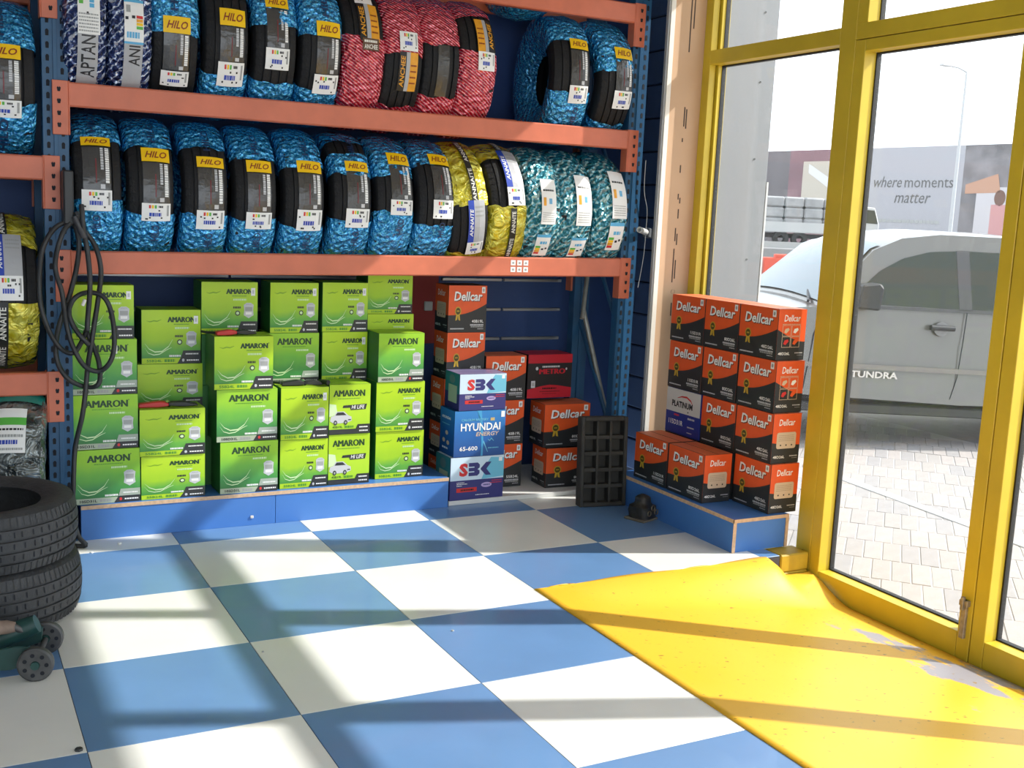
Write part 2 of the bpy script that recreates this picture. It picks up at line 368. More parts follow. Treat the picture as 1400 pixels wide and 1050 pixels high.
# window_1: fixed side light with transom light above
w1 = struct(empty('window_1', (0,0,0)))
member(w1, 'jamb', 1.785, 1.845, -.22, 2.93, .04); member(w1, 'jamb', 1.768, 1.845, -.22, 2.93, .055, FX+.046)
member(w1, 'mullion', .752, .849, -.22, 2.93, .11)
member(w1, 'transom', .849, 1.785, 2.32, 2.392, .10); member(w1, 'bottom_rail', .849, 1.785, -.22, -.085, .09)
member(w1, 'head_rail', .849, 1.785, 2.86, 2.93, .10)
pane(w1, .849, 1.77, -.085, 2.32); pane(w1, .849, 1.77, 2.392, 2.86)
# window_2: transom lights over the doors
w2 = struct(empty('window_2', (0,0,0)))
member(w2, 'transom', -1.0, .752, 2.330, 2.398, .11); member(w2, 'head_rail', -1.0, .752, 2.86, 2.93, .10)
member(w2, 'mullion', -.16, -.10, 2.398, 2.86, .08)
member(w2, 'mullion', .69, .752, 2.398, 2.86, .10)
pane(w2, -.10, .69, 2.398, 2.86); pane(w2, -1.0, -.16, 2.398, 2.86)
def leaf(n, y0, y1, hs):
    d = struct(empty('door_%d' % n, (0,0,0)))
    for a, b in ((y0, y0+hs), (y1-hs, y1)): member(d, 'stile', a+.0015, b-.0015, -.20, 2.326, .07)
    member(d, 'top_rail', y0+hs, y1-hs, 2.276, 2.326, .07); member(d, 'bottom_rail', y0+hs, y1-hs, -.20, -.083, .07)
    pane(d, y0+hs, y1-hs, -.083, 2.276); return d
d1 = leaf(1, -.173, .752, .064); d2_ = leaf(2, -1.02, -.175, .066)
STEEL = mat('worn_steel', (.38, .33, .27), .5, metal=.6, var=.3, vscale=40)
bolt = MB().box(3.285, 3.30, -.152, -.128, -.10, .06, STEEL); bolt.box(3.278, 3.30, -.160, -.120, .035, .06, STEEL).box(3.27, 3.285, -.146, -.132, .02, .075, STEEL)
bolt.build('floor_bolt', d1, bevel=.002)
bolt = MB().box(3.285, 3.30, -.225, -.200, 1.78, 1.86, STEEL).box(3.27, 3.29, -.240, -.185, 1.84, 1.855, STEEL)
bolt.build('latch', d2_, bevel=.002)
w3 = struct(empty('window_3', (0,0,0)))
ym = [-1.02, -2.2, -3.4, -4.6, -5.8, -6.5]
for a, b in zip(ym, ym[1:]):
    member(w3, 'mullion', a-.05, a, -.22, 2.93, .10)
    member(w3, 'transom', b, a-.05, 2.33, 2.398, .10); member(w3, 'bottom_rail', b, a-.05, -.22, -.085, .09); member(w3, 'head_rail', b, a-.05, 2.86, 2.93, .10)
    pane(w3, b, a-.05, -.085, 2.33); pane(w3, b, a-.05, 2.398, 2.86)

# ------------------------------------------------------------------ exterior
GRD = mat('paving_sand', (.30, .27, .24), .9, var=.12, vscale=9, bump=.15, bscale=30)
struct(MB().box(3.44, 120, -60, 120, -.6, -.285, GRD).build('ground'))
PV = [mat('paver_%s' % c, col, .85, var=.10, vscale=12, bump=.12, bscale=45) for c, col in
      (('sand', (.37, .33, .305)), ('buff', (.34, .31, .287)), ('grey', (.31, .29, .28)))]
pave = struct(MB().box(3.44, 7.6, -.8, 5.2, -.284, -.2715, mat('joint_sand', (.46, .43, .40), .95)).build('pavement'))
pmesh = [MB().box(.003, .357, .003, .097, -.004, .008, p).mesh('paver', bevel=.003) for p in PV]
ca, sa = math.cos(R_(43)), math.sin(R_(43)); cand = []
poly = [(3.62, .95), (6.2, 3.55), (8.0, 1.9), (4.35, -.35), (3.62, .1)]
def inside(x, y, P):
    c = False
    for i in range(len(P)):
        (x1, y1), (x2, y2) = P[i], P[i-1]
        if (y1 > y) != (y2 > y) and x < (x2-x1)*(y-y1)/(y2-y1)+x1: c = not c
    return c
rest = []
for q in range(-60, 60):
    for p in range(-8, 34):
        a, b = p*.36, q*.1+(.05 if p % 2 else 0)
        x, y = 3.5+a*ca-b*sa, -.2+a*sa+b*ca
        if not (3.55 < x < 7.4 and -.7 < y < 5.0): continue
        if inside(x, y, poly): cand.append(((x+.344)**2+(y+3)**2, x, y))
        else: rest.append((x, y))
cand.sort(); rnd = random.Random(3)
for k, (dd, x, y) in enumerate(cand[:298]):
    link('paver', pmesh[rnd.choice((0, 0, 0, 1, 1, 2))], pave, (x, y, -.276+rnd.uniform(-.0015, .0015)), (0, 0, R_(43)))
rest += [(x, y) for _, x, y in cand[298:]]
pr = MB(); xr = Matrix.Rotation(R_(43), 4, 'Z')
for x, y in rest: pr.box(.003, .357, .003, .097, -.004, .010, PV[rnd.choice((0, 0, 0, 1, 1, 2))], Matrix.Translation((x, y, -.276)) @ xr)
po = pr.build('paver_field', pave); po['kind'] = 'stuff'
struct(MB().box(0, 2.85, -.05, .05, -.28, -.262, mat('pale_strip', (.42, .41, .40), .8)).build('trim_pale_strip', None, (5.46, 2.98, 0), (0, 0, R_(-96)), bevel=.004))  # narrow pale strip lying across the paving
# grey clad column outside
CLAD = mat('grey_cladding', (.21, .215, .22), .5, metal=.1, var=.05, vscale=2)
col_ = empty('clad_column', (3.9, 2.6, -.285)); tag(col_, 'tall grey metal-clad column outside behind the side light', 'column')
q = MB().box(-.415, .285, -.3, .3, 0, 4.2, CLAD).build('shaft', col_, bevel=.01)
MB().box(.287, .301, -.296, -.26, 0, 2.05, mat('white_corner_strip', (.5, .5, .49), .5)).build('corner_strip', col_)
for z in (.75, 1.3, 1.9, 2.35, 2.75):
    MB().lathe([(-.304, .006), (-.3, .006)], GREY, n=10, axis='y', c=(.17, 0, z+.28), closed=False).build('rivet', col_)

# ================================================================== OBJECTS
# ------------------------------------------------------------------ tyre rack
rack = empty('tyre_rack', (1.575, 2.25, 0)); tag(rack, 'blue and orange steel pallet rack holding rows of wrapped tyres', 'rack')
RO = Vector((1.575, 2.25, 0))
def rbuild(mb, name, parent=None, **k):
    mb.v = [tuple(Vector(p)-RO) for p in mb.v]
    return mb.build(name, parent or rack, **k)
def slots(x, z0, z1, y, face=-1):
    m = MB(); z = z0
    while z < z1:
        m.prism([(x-.006, z-.012), (x+.006, z-.012), (x+.007, z+.008), (x+.003, z+.014), (x-.003, z+.014), (x-.007, z+.008)], y-.0012, y+.001, HOLE, axis=1); z += .05
    return m
for x0 in (-2.72, .092, 2.96):
    for (y0, y1) in ((2.0, 2.06), (2.46, 2.52)):
        f = MB(); H = 3.3
        f.box(x0, x0+.1, y0, y0+.006, 0, H, BLB)
        f.box(x0, x0+.006, y0+.006, y1, 0, H, BLB).box(x0+.094, x0+.1, y0+.006, y1, 0, H, BLB)
        f.box(x0-.01, x0+.11, y0-.01, y1+.01, 0, .006, BLB)
        f.box(x0+.042, x0+.058, y0-.005, y0+.001, .006, H, BLB)
        o = rbuild(f, 'upright', bevel=.001)
        if y0 < 2.2:
            so = MB(); a = slots(x0+.022, .1, 3.25, y0); b = slots(x0+.078, .1, 3.25, y0)
            for s_ in (a, b): so.add(s_.v, s_.f, HOLE)
            so.v = [tuple(Vector(p)-RO) for p in so.v]; tag(so.build('slot_holes', o), kind='stuff')
    for z0, z1 in ((.3, .9), (.9, 1.5), (1.5, 2.1), (2.1, 2.7)):
        rbuild(MB().tube([(x0+.05, 2.06, z0), (x0+.05, 2.46, z1)], .012, BLB), 'brace', smooth=40)
def beam(xa, xb, zla, zlb, y0, h=.098, th=.05, front=True):
    """orange step beam: top height runs from zla to zlb"""
    f = MB(); f.add([(xa,y0,zla-h),(xb,y0,zlb-h),(xb,y0+th,zlb-h),(xa,y0+th,zla-h),(xa,y0,zla),(xb,y0,zlb),(xb,y0+th,zlb),(xa,y0+th,zla)],
                    [(0,3,2,1),(4,5,6,7),(0,1,5,4),(1,2,6,5),(2,3,7,6),(3,0,4,7)], ORB)
    o = rbuild(f, 'beam', bevel=.006)
    for x, z, s in ((xa, zla, -1), (xb, zlb, 1)):
        c = MB(); a, b = sorted((x, x+s*.062)); yf = y0+.004
        c.box(a, b, yf-.006, yf, z-.215, z+.004, ORB); c.box(min(x, x-s*.006), max(x, x-s*.006), yf-.006, yf+.055, z-.215, z+.004, ORB)
        co = MB(); co.v = [tuple(Vector(p)-RO) for p in c.v]; co.f = c.f; co.m = c.m; co.mats = c.mats
        cc = co.build('end_connector', o, bevel=.002)
        if front:
            h_ = MB()
            for k in range(4):
                zz = z-.032-k*.048; xc = x+s*.036
                h_.prism([(xc-.008, zz+.006), (xc-.003, zz+.011), (xc, zz+.006), (xc+.003, zz+.011), (xc+.008, zz+.006), (xc+.005, zz-.009), (xc-.005, zz-.009)], yf-.0072, yf-.0055, HOLE, axis=1)
            h_.v = [tuple(Vector(p)-RO) for p in h_.v]; tag(h_.build('hook_hole', o), kind='stuff')
    return o
for za, zb in ((1.268, 1.294), (1.960, 1.968), (2.607, 2.612)):
    beam(.19, 2.955, za, zb, 1.986); beam(.19, 2.955, za+(.05 if za > 1.5 else 0), zb+(.05 if za > 1.5 else 0), 2.49, front=False)
for z in (.752, 1.654, 2.42):
    beam(-2.62, .092, z, z, 1.986); beam(-2.62, .092, z, z, 2.49, front=False)
stk = Print()
for a in range(3):
    for b in range(2):
        stk.rect(a*.35, a*.35+.26, b*.55, b*.55+.42, WHITE, 1); stk.ell(a*.35+.13, b*.55+.2, .07, .1, GREY, 2, 10)
tag(link('pictogram_sticker', stk.mesh('pictogram_sticker'), rack, Vector((2.285, 1.9855, 1.212))-RO, (0,0,0), (.105, 1, .062)), 'six small white pictogram stickers')

# ------------------------------------------------------------------ tyres
def crown(x, R): return R - .014*(abs(x)/.088)**2.4
def tyre_profile(R, W):
    h = W/2; q = R-.32
    left = [(-h*.80, .205+q*.3), (-h*.95, .232+q*.6), (-h, .262+q*.8), (-h*.965, .288+q), (-h*.90, .303+q)]
    pts = list(left); gs = [-.56, -.19, .19, .56]
    pts.append((-h*.82, crown(-h*.82, R)))
    for g in gs:
        a, b = g*h-.0045, g*h+.0045
        pts += [(a, crown(a, R)), (a+.001, crown(a, R)-.008), (b-.001, crown(b, R)-.008), (b, crown(b, R))]
    pts.append((h*.82, crown(h*.82, R))); pts += [(-x, r) for x, r in reversed(left)]
    pts += [(h*.72, .212+q*.3), (h*.80, .25+q), (h*.6, R-.022), (-h*.6, R-.022), (-h*.80, .25+q), (-h*.72, .212+q*.3)]
    return pts
def tread_bars(mb, R, W, m, n=60):
    """shoulder blocks standing a little proud of the casing"""
    h = W/2
    for s in (-1, 1):
        for k in range(n):
            a = 2*math.pi*k/n; b = a+2*math.pi/n*.72
            x0, x1 = s*h*.60, s*h*.90
            r0, r1 = crown(x0, R)+.0022, (.303+R-.32)+.003
            vs_ = []
            for ang in (a, b):
                for x, r in ((x0, r0), (s*h*.80, crown(h*.8, R)+.002), (x1, r1)): vs_.append((x, -r*math.cos(ang), r*math.sin(ang)))
            mb.add(vs_, [(0, 1, 4, 3), (1, 2, 5, 4)], m)
_ty = {}
def tyre_mesh(R, W):
    k = (R, W)
    if k not in _ty:
        mb = MB().lathe(tyre_profile(R, W), RUB, n=72); tread_bars(mb, R, W, RUB)
        _ty[k] = mb.mesh('tyre', smooth=35)
    return _ty[k]
class Curved(Print):
    """label print bent round the tread: x across the tyre, z = angle in degrees above the front"""
    def __init__(s, R, lift=.0045): MB.__init__(s); s.R = R; s.lift = lift
    def pt(s, x, t, L):
        r = crown(x, s.R)+s.lift+.0006*L; return (x, -r*math.cos(R_(t)), r*math.sin(R_(t)))
    def rect(s, x0, x1, t0, t1, m, L=1):
        nx = max(1, int(abs(x1-x0)/.025)); nt_ = max(1, int(abs(t1-t0)/4))
        vs_ = [s.pt(x0+(x1-x0)*i/nx, t0+(t1-t0)*j/nt_, L) for j in range(nt_+1) for i in range(nx+1)]
        return s.add(vs_, [(j*(nx+1)+i, j*(nx+1)+i+1, (j+1)*(nx+1)+i+1, (j+1)*(nx+1)+i) for j in range(nt_) for i in range(nx)], m)
def foil_mesh(R, W, a0, a1, m, seed, step=2.6):
    """crumpled wrap round the tyre section from angle a0 to a1"""
    h = W/2+.003; q = R-.321
    prof = [(-h*.30, .13), (-h*.62, .165), (-h*.82, .196+q*.3), (-h*.98, .228+q*.6), (-h*1.03, .262+q*.8), (-h*1.0, .29+q), (-h*.90, .309+q)]
    prof += [(h*t, crown(h*t, R)+.005) for t in (-.76, -.6, -.42, -.25, -.08, .08, .25, .42, .6, .76)] + [(-x, r) for x, r in reversed(prof)]
    n = max(2, int((a1-a0)/step)); P = len(prof); vs_ = []; fs = []
    for i in range(n+1):
        t = a0+(a1-a0)*i/n
        for k, (x, r) in enumerate(prof):
            e = 0
            if i in (0, n): e = noise.noise((x*22+seed, seed*1.7+i, 0))*3.2
            nn = noise.noise((x*17+seed*3.1, t*.13, seed)); n2 = noise.noise((x*45, t*.35+seed, seed*2))
            rr = r + .0045*nn + .003*n2; tt = R_(t+e)
            vs_.append((x*(1+.03*nn), -rr*math.cos(tt), rr*math.sin(tt)))
    for i in range(n):
        for k in range(P-1): fs.append((i*P+k, i*P+k+1, (i+1)*P+k+1, (i+1)*P+k))
    return MB().add(vs_, fs, m)
STRIP = mat('dark_film_strip', (.05, .048, .046), .18, bump=.5, bscale=22, spec=.7); BLUEP = mat('blue_label', (.02, .06, .42), .4)
LGREY = mat('light_grey_label', (.42, .43, .45), .35, bump=.3, bscale=20); ORL = mat('orange_label', (.80, .36, .02), .4, var=.15, vscale=30)
INKB = mat('foil_ink', (.006, .03, .10), .4); BAND = mat('black_band', (.02, .02, .018), .35); CREAM = mat('cream_print', (.80, .78, .70), .5)
GRN = mat('energy_green', (.10, .45, .06), .5); CYAN = mat('cyan_print', (.10, .42, .70), .5)
def sticker(R, x0, x1, t0, t1, seed, parent, name='size_sticker'):
    c = Curved(R, .0125); c.rect(x0, x1, t0, t1, WHITE, 1); w_ = x1-x0; h_ = t1-t0; rg = random.Random(seed)
    for k, m in enumerate((REDP, YELP, GRN)): c.rect(x0+w_*(.24+.10*k), x0+w_*(.31+.10*k), t0+h_*.72, t0+h_*.90, m, 2)
    c.bars(x0+w_*.58, x0+w_*.74, t0+h_*.76, t0+h_*.87, BLACK, 2, 3, seed)
    c.bars(x0+w_*.26, x0+w_*.68, t0+h_*.28, t0+h_*.48, BLUEP, 2, 5, seed+1)
    for k in range(5): 
        a, b = rg.uniform(.05, .85), rg.choice((.08, .56, .62, .15)); c.rect(x0+w_*a, x0+w_*(a+.06), t0+h_*b, t0+h_*(b+.08), BLACK, 2)
    c.rect(x0+w_*.87, x0+w_*.94, t0+h_*.3, t0+h_*.9, GREY, 2)
    return c.build(name, parent)
def tyre(X, zc, label, group, foilm, wraps, R=.332, W=.205, cy=2.265, rz=0, ry=0, rx=0, seed=1, name='wrapped_tyre', cat='tyre'):
    o = link(name, tyre_mesh(R, W), None, (X, cy, zc), (R_(rx), R_(ry), R_(rz)))
    tag(o, label, cat, group)
    for k, (a, b) in enumerate(wraps): foil_mesh(R, W, a, b, foilm, seed*3.7+k).build('foil_wrap', o, smooth=50)
    return o
def hilo(o, R, x0, x1, yl, st, sp, seed, ink=True, foil_top=None, foil_bot=None, wrinkle=True):
    """yellow brand flash, dark film strip with size print, white sticker"""
    c = Curved(R, .0125); c.rect(x0, x1, yl[0], yl[1], YELP, 1)
    w_ = x1-x0; h_ = yl[1]-yl[0]
    c.text('HILO', x0+w_*.12, x1-w_*.10, yl[0]+h_*.26, yl[0]+h_*.74, MAROON, 2, .02, .35); c.build('brand_label', o)
    c = Curved(R, .0055); b, t = sp; c.rect(x0+w_*.03, x1-w_*.02, b, t, STRIP, 1)
    c.bars(x1-w_*.20, x1-w_*.07, b+(t-b)*.16, b+(t-b)*.97, WHITE, 2, 15, seed, True)
    c.bars(x1-w_*.36, x1-w_*.26, b+(t-b)*.45, b+(t-b)*.97, SILVER, 2, 9, seed+5, True)
    c.rect(x1-w_*.38, x1-w_*.22, b+(t-b)*.03, b+(t-b)*.13, SILVER, 2)
    c.rect(x0+w_*.46, x0+w_*.50, b+(t-b)*.15, b+(t-b)*.7, mat('dark_red_line', (.16, .01, .015), .4), 2)
    c.build('size_strip', o)
    sticker(R, x0-w_*.03, x1, st[0], st[1], seed, o)
    if ink:
        for ft, a_, b_ in ((foil_top, .28, .55), (foil_bot, .33, .62)):
            if ft: Curved(R, .0125).text('HILO', x0+w_*a_, x0+w_*b_, ft[0], ft[1], INKB, 2, .02, 0, True).build('foil_lettering', o)
RT = .332; Z1, Z2 = 1.520, 2.208
ordn = ['first', 'second', 'third', 'fourth', 'fifth', 'sixth', 'seventh', 'eighth']
# lower shelf: x, yellow flash (low, high), sticker (low, high), exposed (low, high), label x range, extra gap
low = [(.308, (33.5, 41), (-13.5, 1), (-7, 38.5), (-.063, .053), None), (.522, (23.5, 34.5), (-19.5, -6.5), (-15, 36), (-.039, .077), None),
       (.752, (21.5, 30), (-24.5, -10), (-14.5, 39), (-.04, .077), None), (.970, (20, 29.5), (-23, -10), (-16.5, 31.5), (-.043, .069), None),
       (1.193, (22, 32), (-23, -6.5), (-22, 27.5), (-.036, .078), None), (1.422, (25.5, 34.5), (-19, -4), (-14, 23.5), (-.035, .077), (44, 59)),
       (1.634, (34, 46), (-7.5, 4.5), (-5, 24), (-.03, .08), None), (1.846, (36.5, 48), (-9, 6), (-15.5, 37.5), (-.025, .08), None)]
lowlab = ['blue foil wrapped tyre at the left end of the lower shelf, beside the hanging cable', 'second blue foil tyre from the left on the lower shelf',
          'third blue foil tyre from the left on the lower shelf', 'fourth blue foil tyre from the left on the lower shelf', 'fifth blue foil tyre from the left on the lower shelf',
          'blue foil tyre on lower shelf with an extra black gap above its yellow label', 'lower-shelf blue foil tyre with tilted yellow label, two left of the yellow tyres',
          'lower-shelf blue foil tyre standing directly left of the yellow tyres']
for k, (X, yl, st, ex, lx, gap) in enumerate(low):
    wr_ = [(ex[1], 360+ex[0])] if not gap else [(ex[1], gap[0]), (gap[1], 360+ex[0])]
    o = tyre(X, Z1, lowlab[k], 'tyres on the lower shelf', FOILB, wr_, seed=k+1, rz=-2+k*.3, W=.196)
    hilo(o, RT, lx[0], lx[1], yl, st, (st[1], yl[0]), k, True, (yl[1]+5, yl[1]+26), (st[0]-16, st[0]-3))
def band(o, R, xa, xb, t0, t1, body, m1=BAND, m2=CREAM, n=2):
    c = Curved(R, .0120); c.rect(xa, xb, t0, t1, m1, 1); d = (t1-t0)/n
    for k in range(n): c.text(body, xa+(xb-xa)*.2, xb-(xb-xa)*.2, t0+d*k+d*.08, t0+d*(k+1)-d*.12, m2, 2, .02, 0, True)
    c.build('foil_lettering', o)
def annaite(o, R, x0, x1, t0, t1, st, seed):
    c = Curved(R, .0135); w_ = x1-x0; c.rect(x0, x1, t0, t1, LGREY, 1); c.rect(x0, x0+w_*.34, t0, t1, BLUEP, 2)
    c.text('ANNAITE', x0+w_*.08, x0+w_*.28, t0+(t1-t0)*.15, t0+(t1-t0)*.8, WHITE, 3, .02, .2, True)
    for k in range(3): c.bars(x0+w_*.42, x0+w_*.92, t0+(t1-t0)*(.62+.1*k), t0+(t1-t0)*(.66+.1*k), GREY, 2, 7, seed+k)
    c.build('brand_label', o); sticker(R, x0, x1, st[0], st[1], seed, o)
o = tyre(2.043, Z1, 'yellow foil tyre on lower shelf with bare tread showing at its bottom', 'tyres on the lower shelf', FOILY, [(3, 319)], seed=21, rz=-3, ry=-6)
band(o, RT, .005, .036, 4, 74, 'ANNAITE', n=2); annaite(o, RT, -.02, .07, -28.5, 7, (-41, -28.5), 3)
o = tyre(2.258, Z1, 'yellow foil tyre on lower shelf with bare tread showing at mid height', 'tyres on the lower shelf', FOILY, [(50, 364.5)], seed=22, rz=-3, ry=-3)
band(o, RT, .0, .034, -44, 2, 'ANNAITE', n=2); band(o, RT, .0, .034, 60, 84, 'ANNAITE', n=1); annaite(o, RT, -.012, .085, 20, 60, (4.5, 20), 4)
tl = [(2.454, (-10, 29), (-40, -19), (-.026, .059)), (2.645, (-10, 35), (-40, -21), (-.01, .085)), (2.863, (-2.5, 42), (-32, -6), (-.01, .085))]
tlab = ['teal foil wrapped tyre next to the yellow tyres on the lower shelf', 'middle one of the three teal foil tyres on the lower shelf', 'teal foil tyre at the right end of the lower shelf against the upright']
for k, (X, l1, l2, lx) in enumerate(tl):
    o = tyre(X, Z1, tlab[k], 'tyres on the lower shelf', FOILT, [(-180, 180)], seed=31+k, rz=-2, W=.2)
    c = Curved(RT, .013); a, b = lx; w_ = b-a; h_ = l1[1]-l1[0]; c.rect(a, b, l1[0], l1[1], WHITE, 1)
    c.rect(a+w_*.12, a+w_*.3, l1[0]+h_*.40, l1[0]+h_*.58, ORL, 2)
    for j in range(5): c.bars(a+w_*.1, a+w_*.9, l1[0]+h_*(.06+.045*j), l1[0]+h_*(.075+.045*j), GREY, 2, 8, j)
    c.bars(a+w_*.12, a+w_*.85, l1[0]+h_*.72, l1[0]+h_*.76, BLACK, 2, 6, k); c.bars(a+w_*.5, a+w_*.7, l1[0]+h_*.44, l1[0]+h_*.56, CYAN, 2, 3, k)
    c.build('size_label', o)
    c = Curved(RT, .013); a, b = a-.008, b-.012; w_ = b-a; h_ = l2[1]-l2[0]; c.rect(a, b, l2[0], l2[1], WHITE, 1); c.rect(a, b, l2[1]-h_*.12, l2[1], CYAN, 2)
    for j, m in enumerate((REDP, ORL, YELP, GRN)): c.rect(a+w_*.06, a+w_*.40, l2[0]+h_*(.1+.1*j), l2[0]+h_*(.19+.1*j), m, 2)
    c.rect(a+w_*.5, a+w_*.66, l2[0]+h_*.3, l2[0]+h_*.38, BLACK, 2); c.rect(a+w_*.74, a+w_*.88, l2[0]+h_*.34, l2[0]+h_*.42, BLACK, 2)
    c.bars(a+w_*.3, a+w_*.8, l2[0]+h_*.58, l2[0]+h_*.7, CYAN, 2, 3, k); c.build('energy_label', o)
# upper shelf
o = tyre(.258, Z2, 'navy foil tyre with long white label at the left end of the upper shelf', 'tyres on the upper shelf', FOILN, [(-180, 180)], seed=41, W=.165)
c = Curved(RT, .013); c.rect(-.034, .052, -9.5, 40, WHITE, 1)
for j in range(6): c.bars(-.03, .045, -8+2.2*j, -7+2.2*j, GREY, 2, 9, j)
for j, m in enumerate((GRN, YELP, ORL, REDP)): c.rect(-.028, -.012, 10+2.5*j, 12.3+2.5*j, m, 2)
c.bars(.012, .03, 8, 19, CYAN, 2, 4, 2, True); c.rect(.035, .042, 14, 16, BLACK, 2); c.rect(0, .008, 3, 5, BLACK, 2); c.build('size_label', o)
c = Curved(RT, .0125); c.rect(-.034, .045, -48, -9.5, LGREY, 1); c.text('APTAN', -.02, .035, -40, -10, BLACK, 2, .012, 0, True); c.build('foil_lettering', o)
o = tyre(.434, Z2, 'navy foil tyre with orange sticker and energy label, second on upper shelf', 'tyres on the upper shelf', FOILN, [(-180, 180)], seed=42, W=.172)
c = Curved(RT, .013); c.rect(-.04, .045, 20, 30, ORL, 1); c.bars(-.03, .035, 22, 23.5, WHITE, 2, 8, 1); c.build('orange_sticker', o)
c = Curved(RT, .013); c.rect(-.03, .047, -13, 17, WHITE, 1); c.rect(-.03, .047, 15, 17, CYAN, 2); c.rect(-.03, .047, -13, -11.5, CYAN, 2)
for j, m in enumerate((GRN, YELP, ORL, REDP)): c.rect(.018, .044, -3+2.4*j, -1+2.4*j, m, 2)
c.rect(-.022, -.005, 8, 13, GREY, 2); c.rect(-.026, -.014, 3, 5, BLACK, 2); c.rect(0, .013, 4, 6, BLACK, 2); c.bars(-.02, .03, -9, -5, CYAN, 2, 4, 3); c.build('energy_label', o)
c = Curved(RT, .0125); c.rect(-.03, .045, -46, -13, LGREY, 1); c.text('ANI', -.01, .035, -28, -14, BLACK, 2, .012, 0, True); c.build('foil_lettering', o)
up = [(.624, (-2.5, 9), (-41, -29), (-50, -3), (-.055, .057)), (.84, (7, 19.5), (-37, -18.5), (-29, 31.5), (-.035, .075)),
      (1.055, (25, 34.5), (-20.5, -5), (-31.5, 12), (-.046, .056)), (1.265, (7.5, 19), (-36, -20.5), (-34, 7.5), (-.03, .08))]
ulab = ['blue foil tyre beside the navy tyres on the upper shelf, foil reaching halfway down', 'upper-shelf blue foil tyre bare of foil almost to its top', 
        'upper-shelf blue foil tyre with yellow label on its foil and wide bare tread below', 'upper-shelf blue foil tyre directly left of the red tyres']
for k, (X, yl, st, ex, lx) in enumerate(up):
    o = tyre(X, Z2, ulab[k], 'tyres on the upper shelf', FOILB, [(ex[1], 360+ex[0])], seed=50+k, rz=-1.5, W=.195)
    hilo(o, RT, lx[0], lx[1], yl, st, (st[1], yl[0]), 20+k, True, (max(yl[1]+4, ex[1]), max(yl[1]+4, ex[1])+26), None)
def anchee(o, R, x0, x1, t0, t1, flip, seed):
    c = Curved(R, .011); w_ = x1-x0; c.rect(x0, x1, t0, t1, ORL, 1)
    a, b = (x0, x0+w_*.36) if not flip else (x1-w_*.36, x1); c.rect(a, b, t0, t1, BLACK, 2)
    c.text('ANCHEE', a+w_*.06, b-w_*.06, t0+(t1-t0)*.1, t0+(t1-t0)*.9, ORL, 3, .02, .1, True)
    g = x0+w_*.36 if not flip else x1-w_*.56; c.rect(g, g+w_*.2, t0, t1, LGREY, 2)
    for j in range(4): c.bars(x0+w_*.6 if not flip else x0+w_*.06, x0+w_*.93 if not flip else x0+w_*.4, t0+(t1-t0)*(.2+.15*j), t0+(t1-t0)*(.24+.15*j), MAROON, 2, 7, seed+j)
    c.build('brand_label', o)
o = tyre(1.466, Z2, 'red foil tyre with bare top and orange label, leftmost of the red tyres', 'tyres on the upper shelf', FOILR, [(-200, 12.5), (60, 160)], seed=61, W=.198, rz=-1)
anchee(o, RT, -.03, .065, 8, 40, False, 1); sticker(RT, -.035, .05, 40, 60, 11, o)
c = Curved(RT, .014); c.rect(-.02, .06, 1, 10, mat('brown_plate', (.12, .06, .03), .4), 1); c.text('ANCHEE', -.012, .052, 2, 5.5, CREAM, 2, .02); c.bars(-.012, .05, 6.8, 8.6, CREAM, 2, 8, 2); c.build('brand_plate', o)
o = tyre(1.66, Z2, 'red foil tyre with white sticker on its foil and orange label lower down', 'tyres on the upper shelf', FOILR, [(1.5, 318)], seed=62, W=.198, rz=-1)
anchee(o, RT, -.03, .062, -27, 3, False, 7); sticker(RT, -.03, .06, 4, 19, 12, o)
o = tyre(1.854, Z2, 'red foil tyre with bare unlabelled tread, third of the red tyres', 'tyres on the upper shelf', FOILR, [(12.5, 330.5)], seed=63, W=.195, rz=-1)
c = Curved(RT, .006); c.rect(-.028, .03, -29, 12, STRIP, 1); c.build('clear_tape', o)
o = tyre(2.049, Z2, 'red foil tyre with large red lower half, rightmost of the red tyres', 'tyres on the upper shelf', FOILR, [(45, 370.5)], seed=64, W=.198, rz=-1)
anchee(o, RT, -.015, .075, 10.5, 40, True, 9); sticker(RT, -.015, .075, -4.5, 10.5, 14, o)
o = tyre(2.62, Z2, 'blue foil tyre turned to show its side on the upper shelf', 'tyres on the upper shelf', FOILB, [(32, 346)], seed=65, W=.21, rz=-9)
hilo(o, RT, -.015, .085, (23, 33), (-23, -8), (-8, 23), 41, True, None, (-44, -26))
o = tyre(2.862, Z2, 'blue foil tyre against the right upright on the upper shelf', 'tyres on the upper shelf', FOILB, [(8, 320)], seed=66, W=.2, rz=-4)
hilo(o, RT, -.02, .085, (19, 30), (-24, -8.5), (-8.5, 19), 42, False)
o = tyre(2.42, 2.84, 'blue foil tyre on the top shelf, only its underside showing below the beam', 'tyres on the top shelf', FOILB, [(-180, 180)], seed=67, W=.22)
# left bay
o = tyre(-.045, 1.952, 'blue foil tyre on the left bay shelf at the left edge of the picture', 'tyres in the left bay', FOILB, [(22, 342)], seed=71, W=.22)
hilo(o, RT, -.07, .055, (12, 22), (-27, -15), (-15, 12), 51, True, (28, 55), (-55, -28))
o = tyre(-.05, 1.075, 'yellow foil tyre on the lowest shelf of the left bay', 'tyres in the left bay', FOILY, [(38, 356)], seed=72, W=.22)
band(o, RT, -.05, -.008, -66, -3, 'ANNAITE', n=2); band(o, RT, -.04, .0, 45, 80, 'ANNAITE', n=1); annaite(o, RT, -.055, .05, 15, 47, (-2, 15), 33)
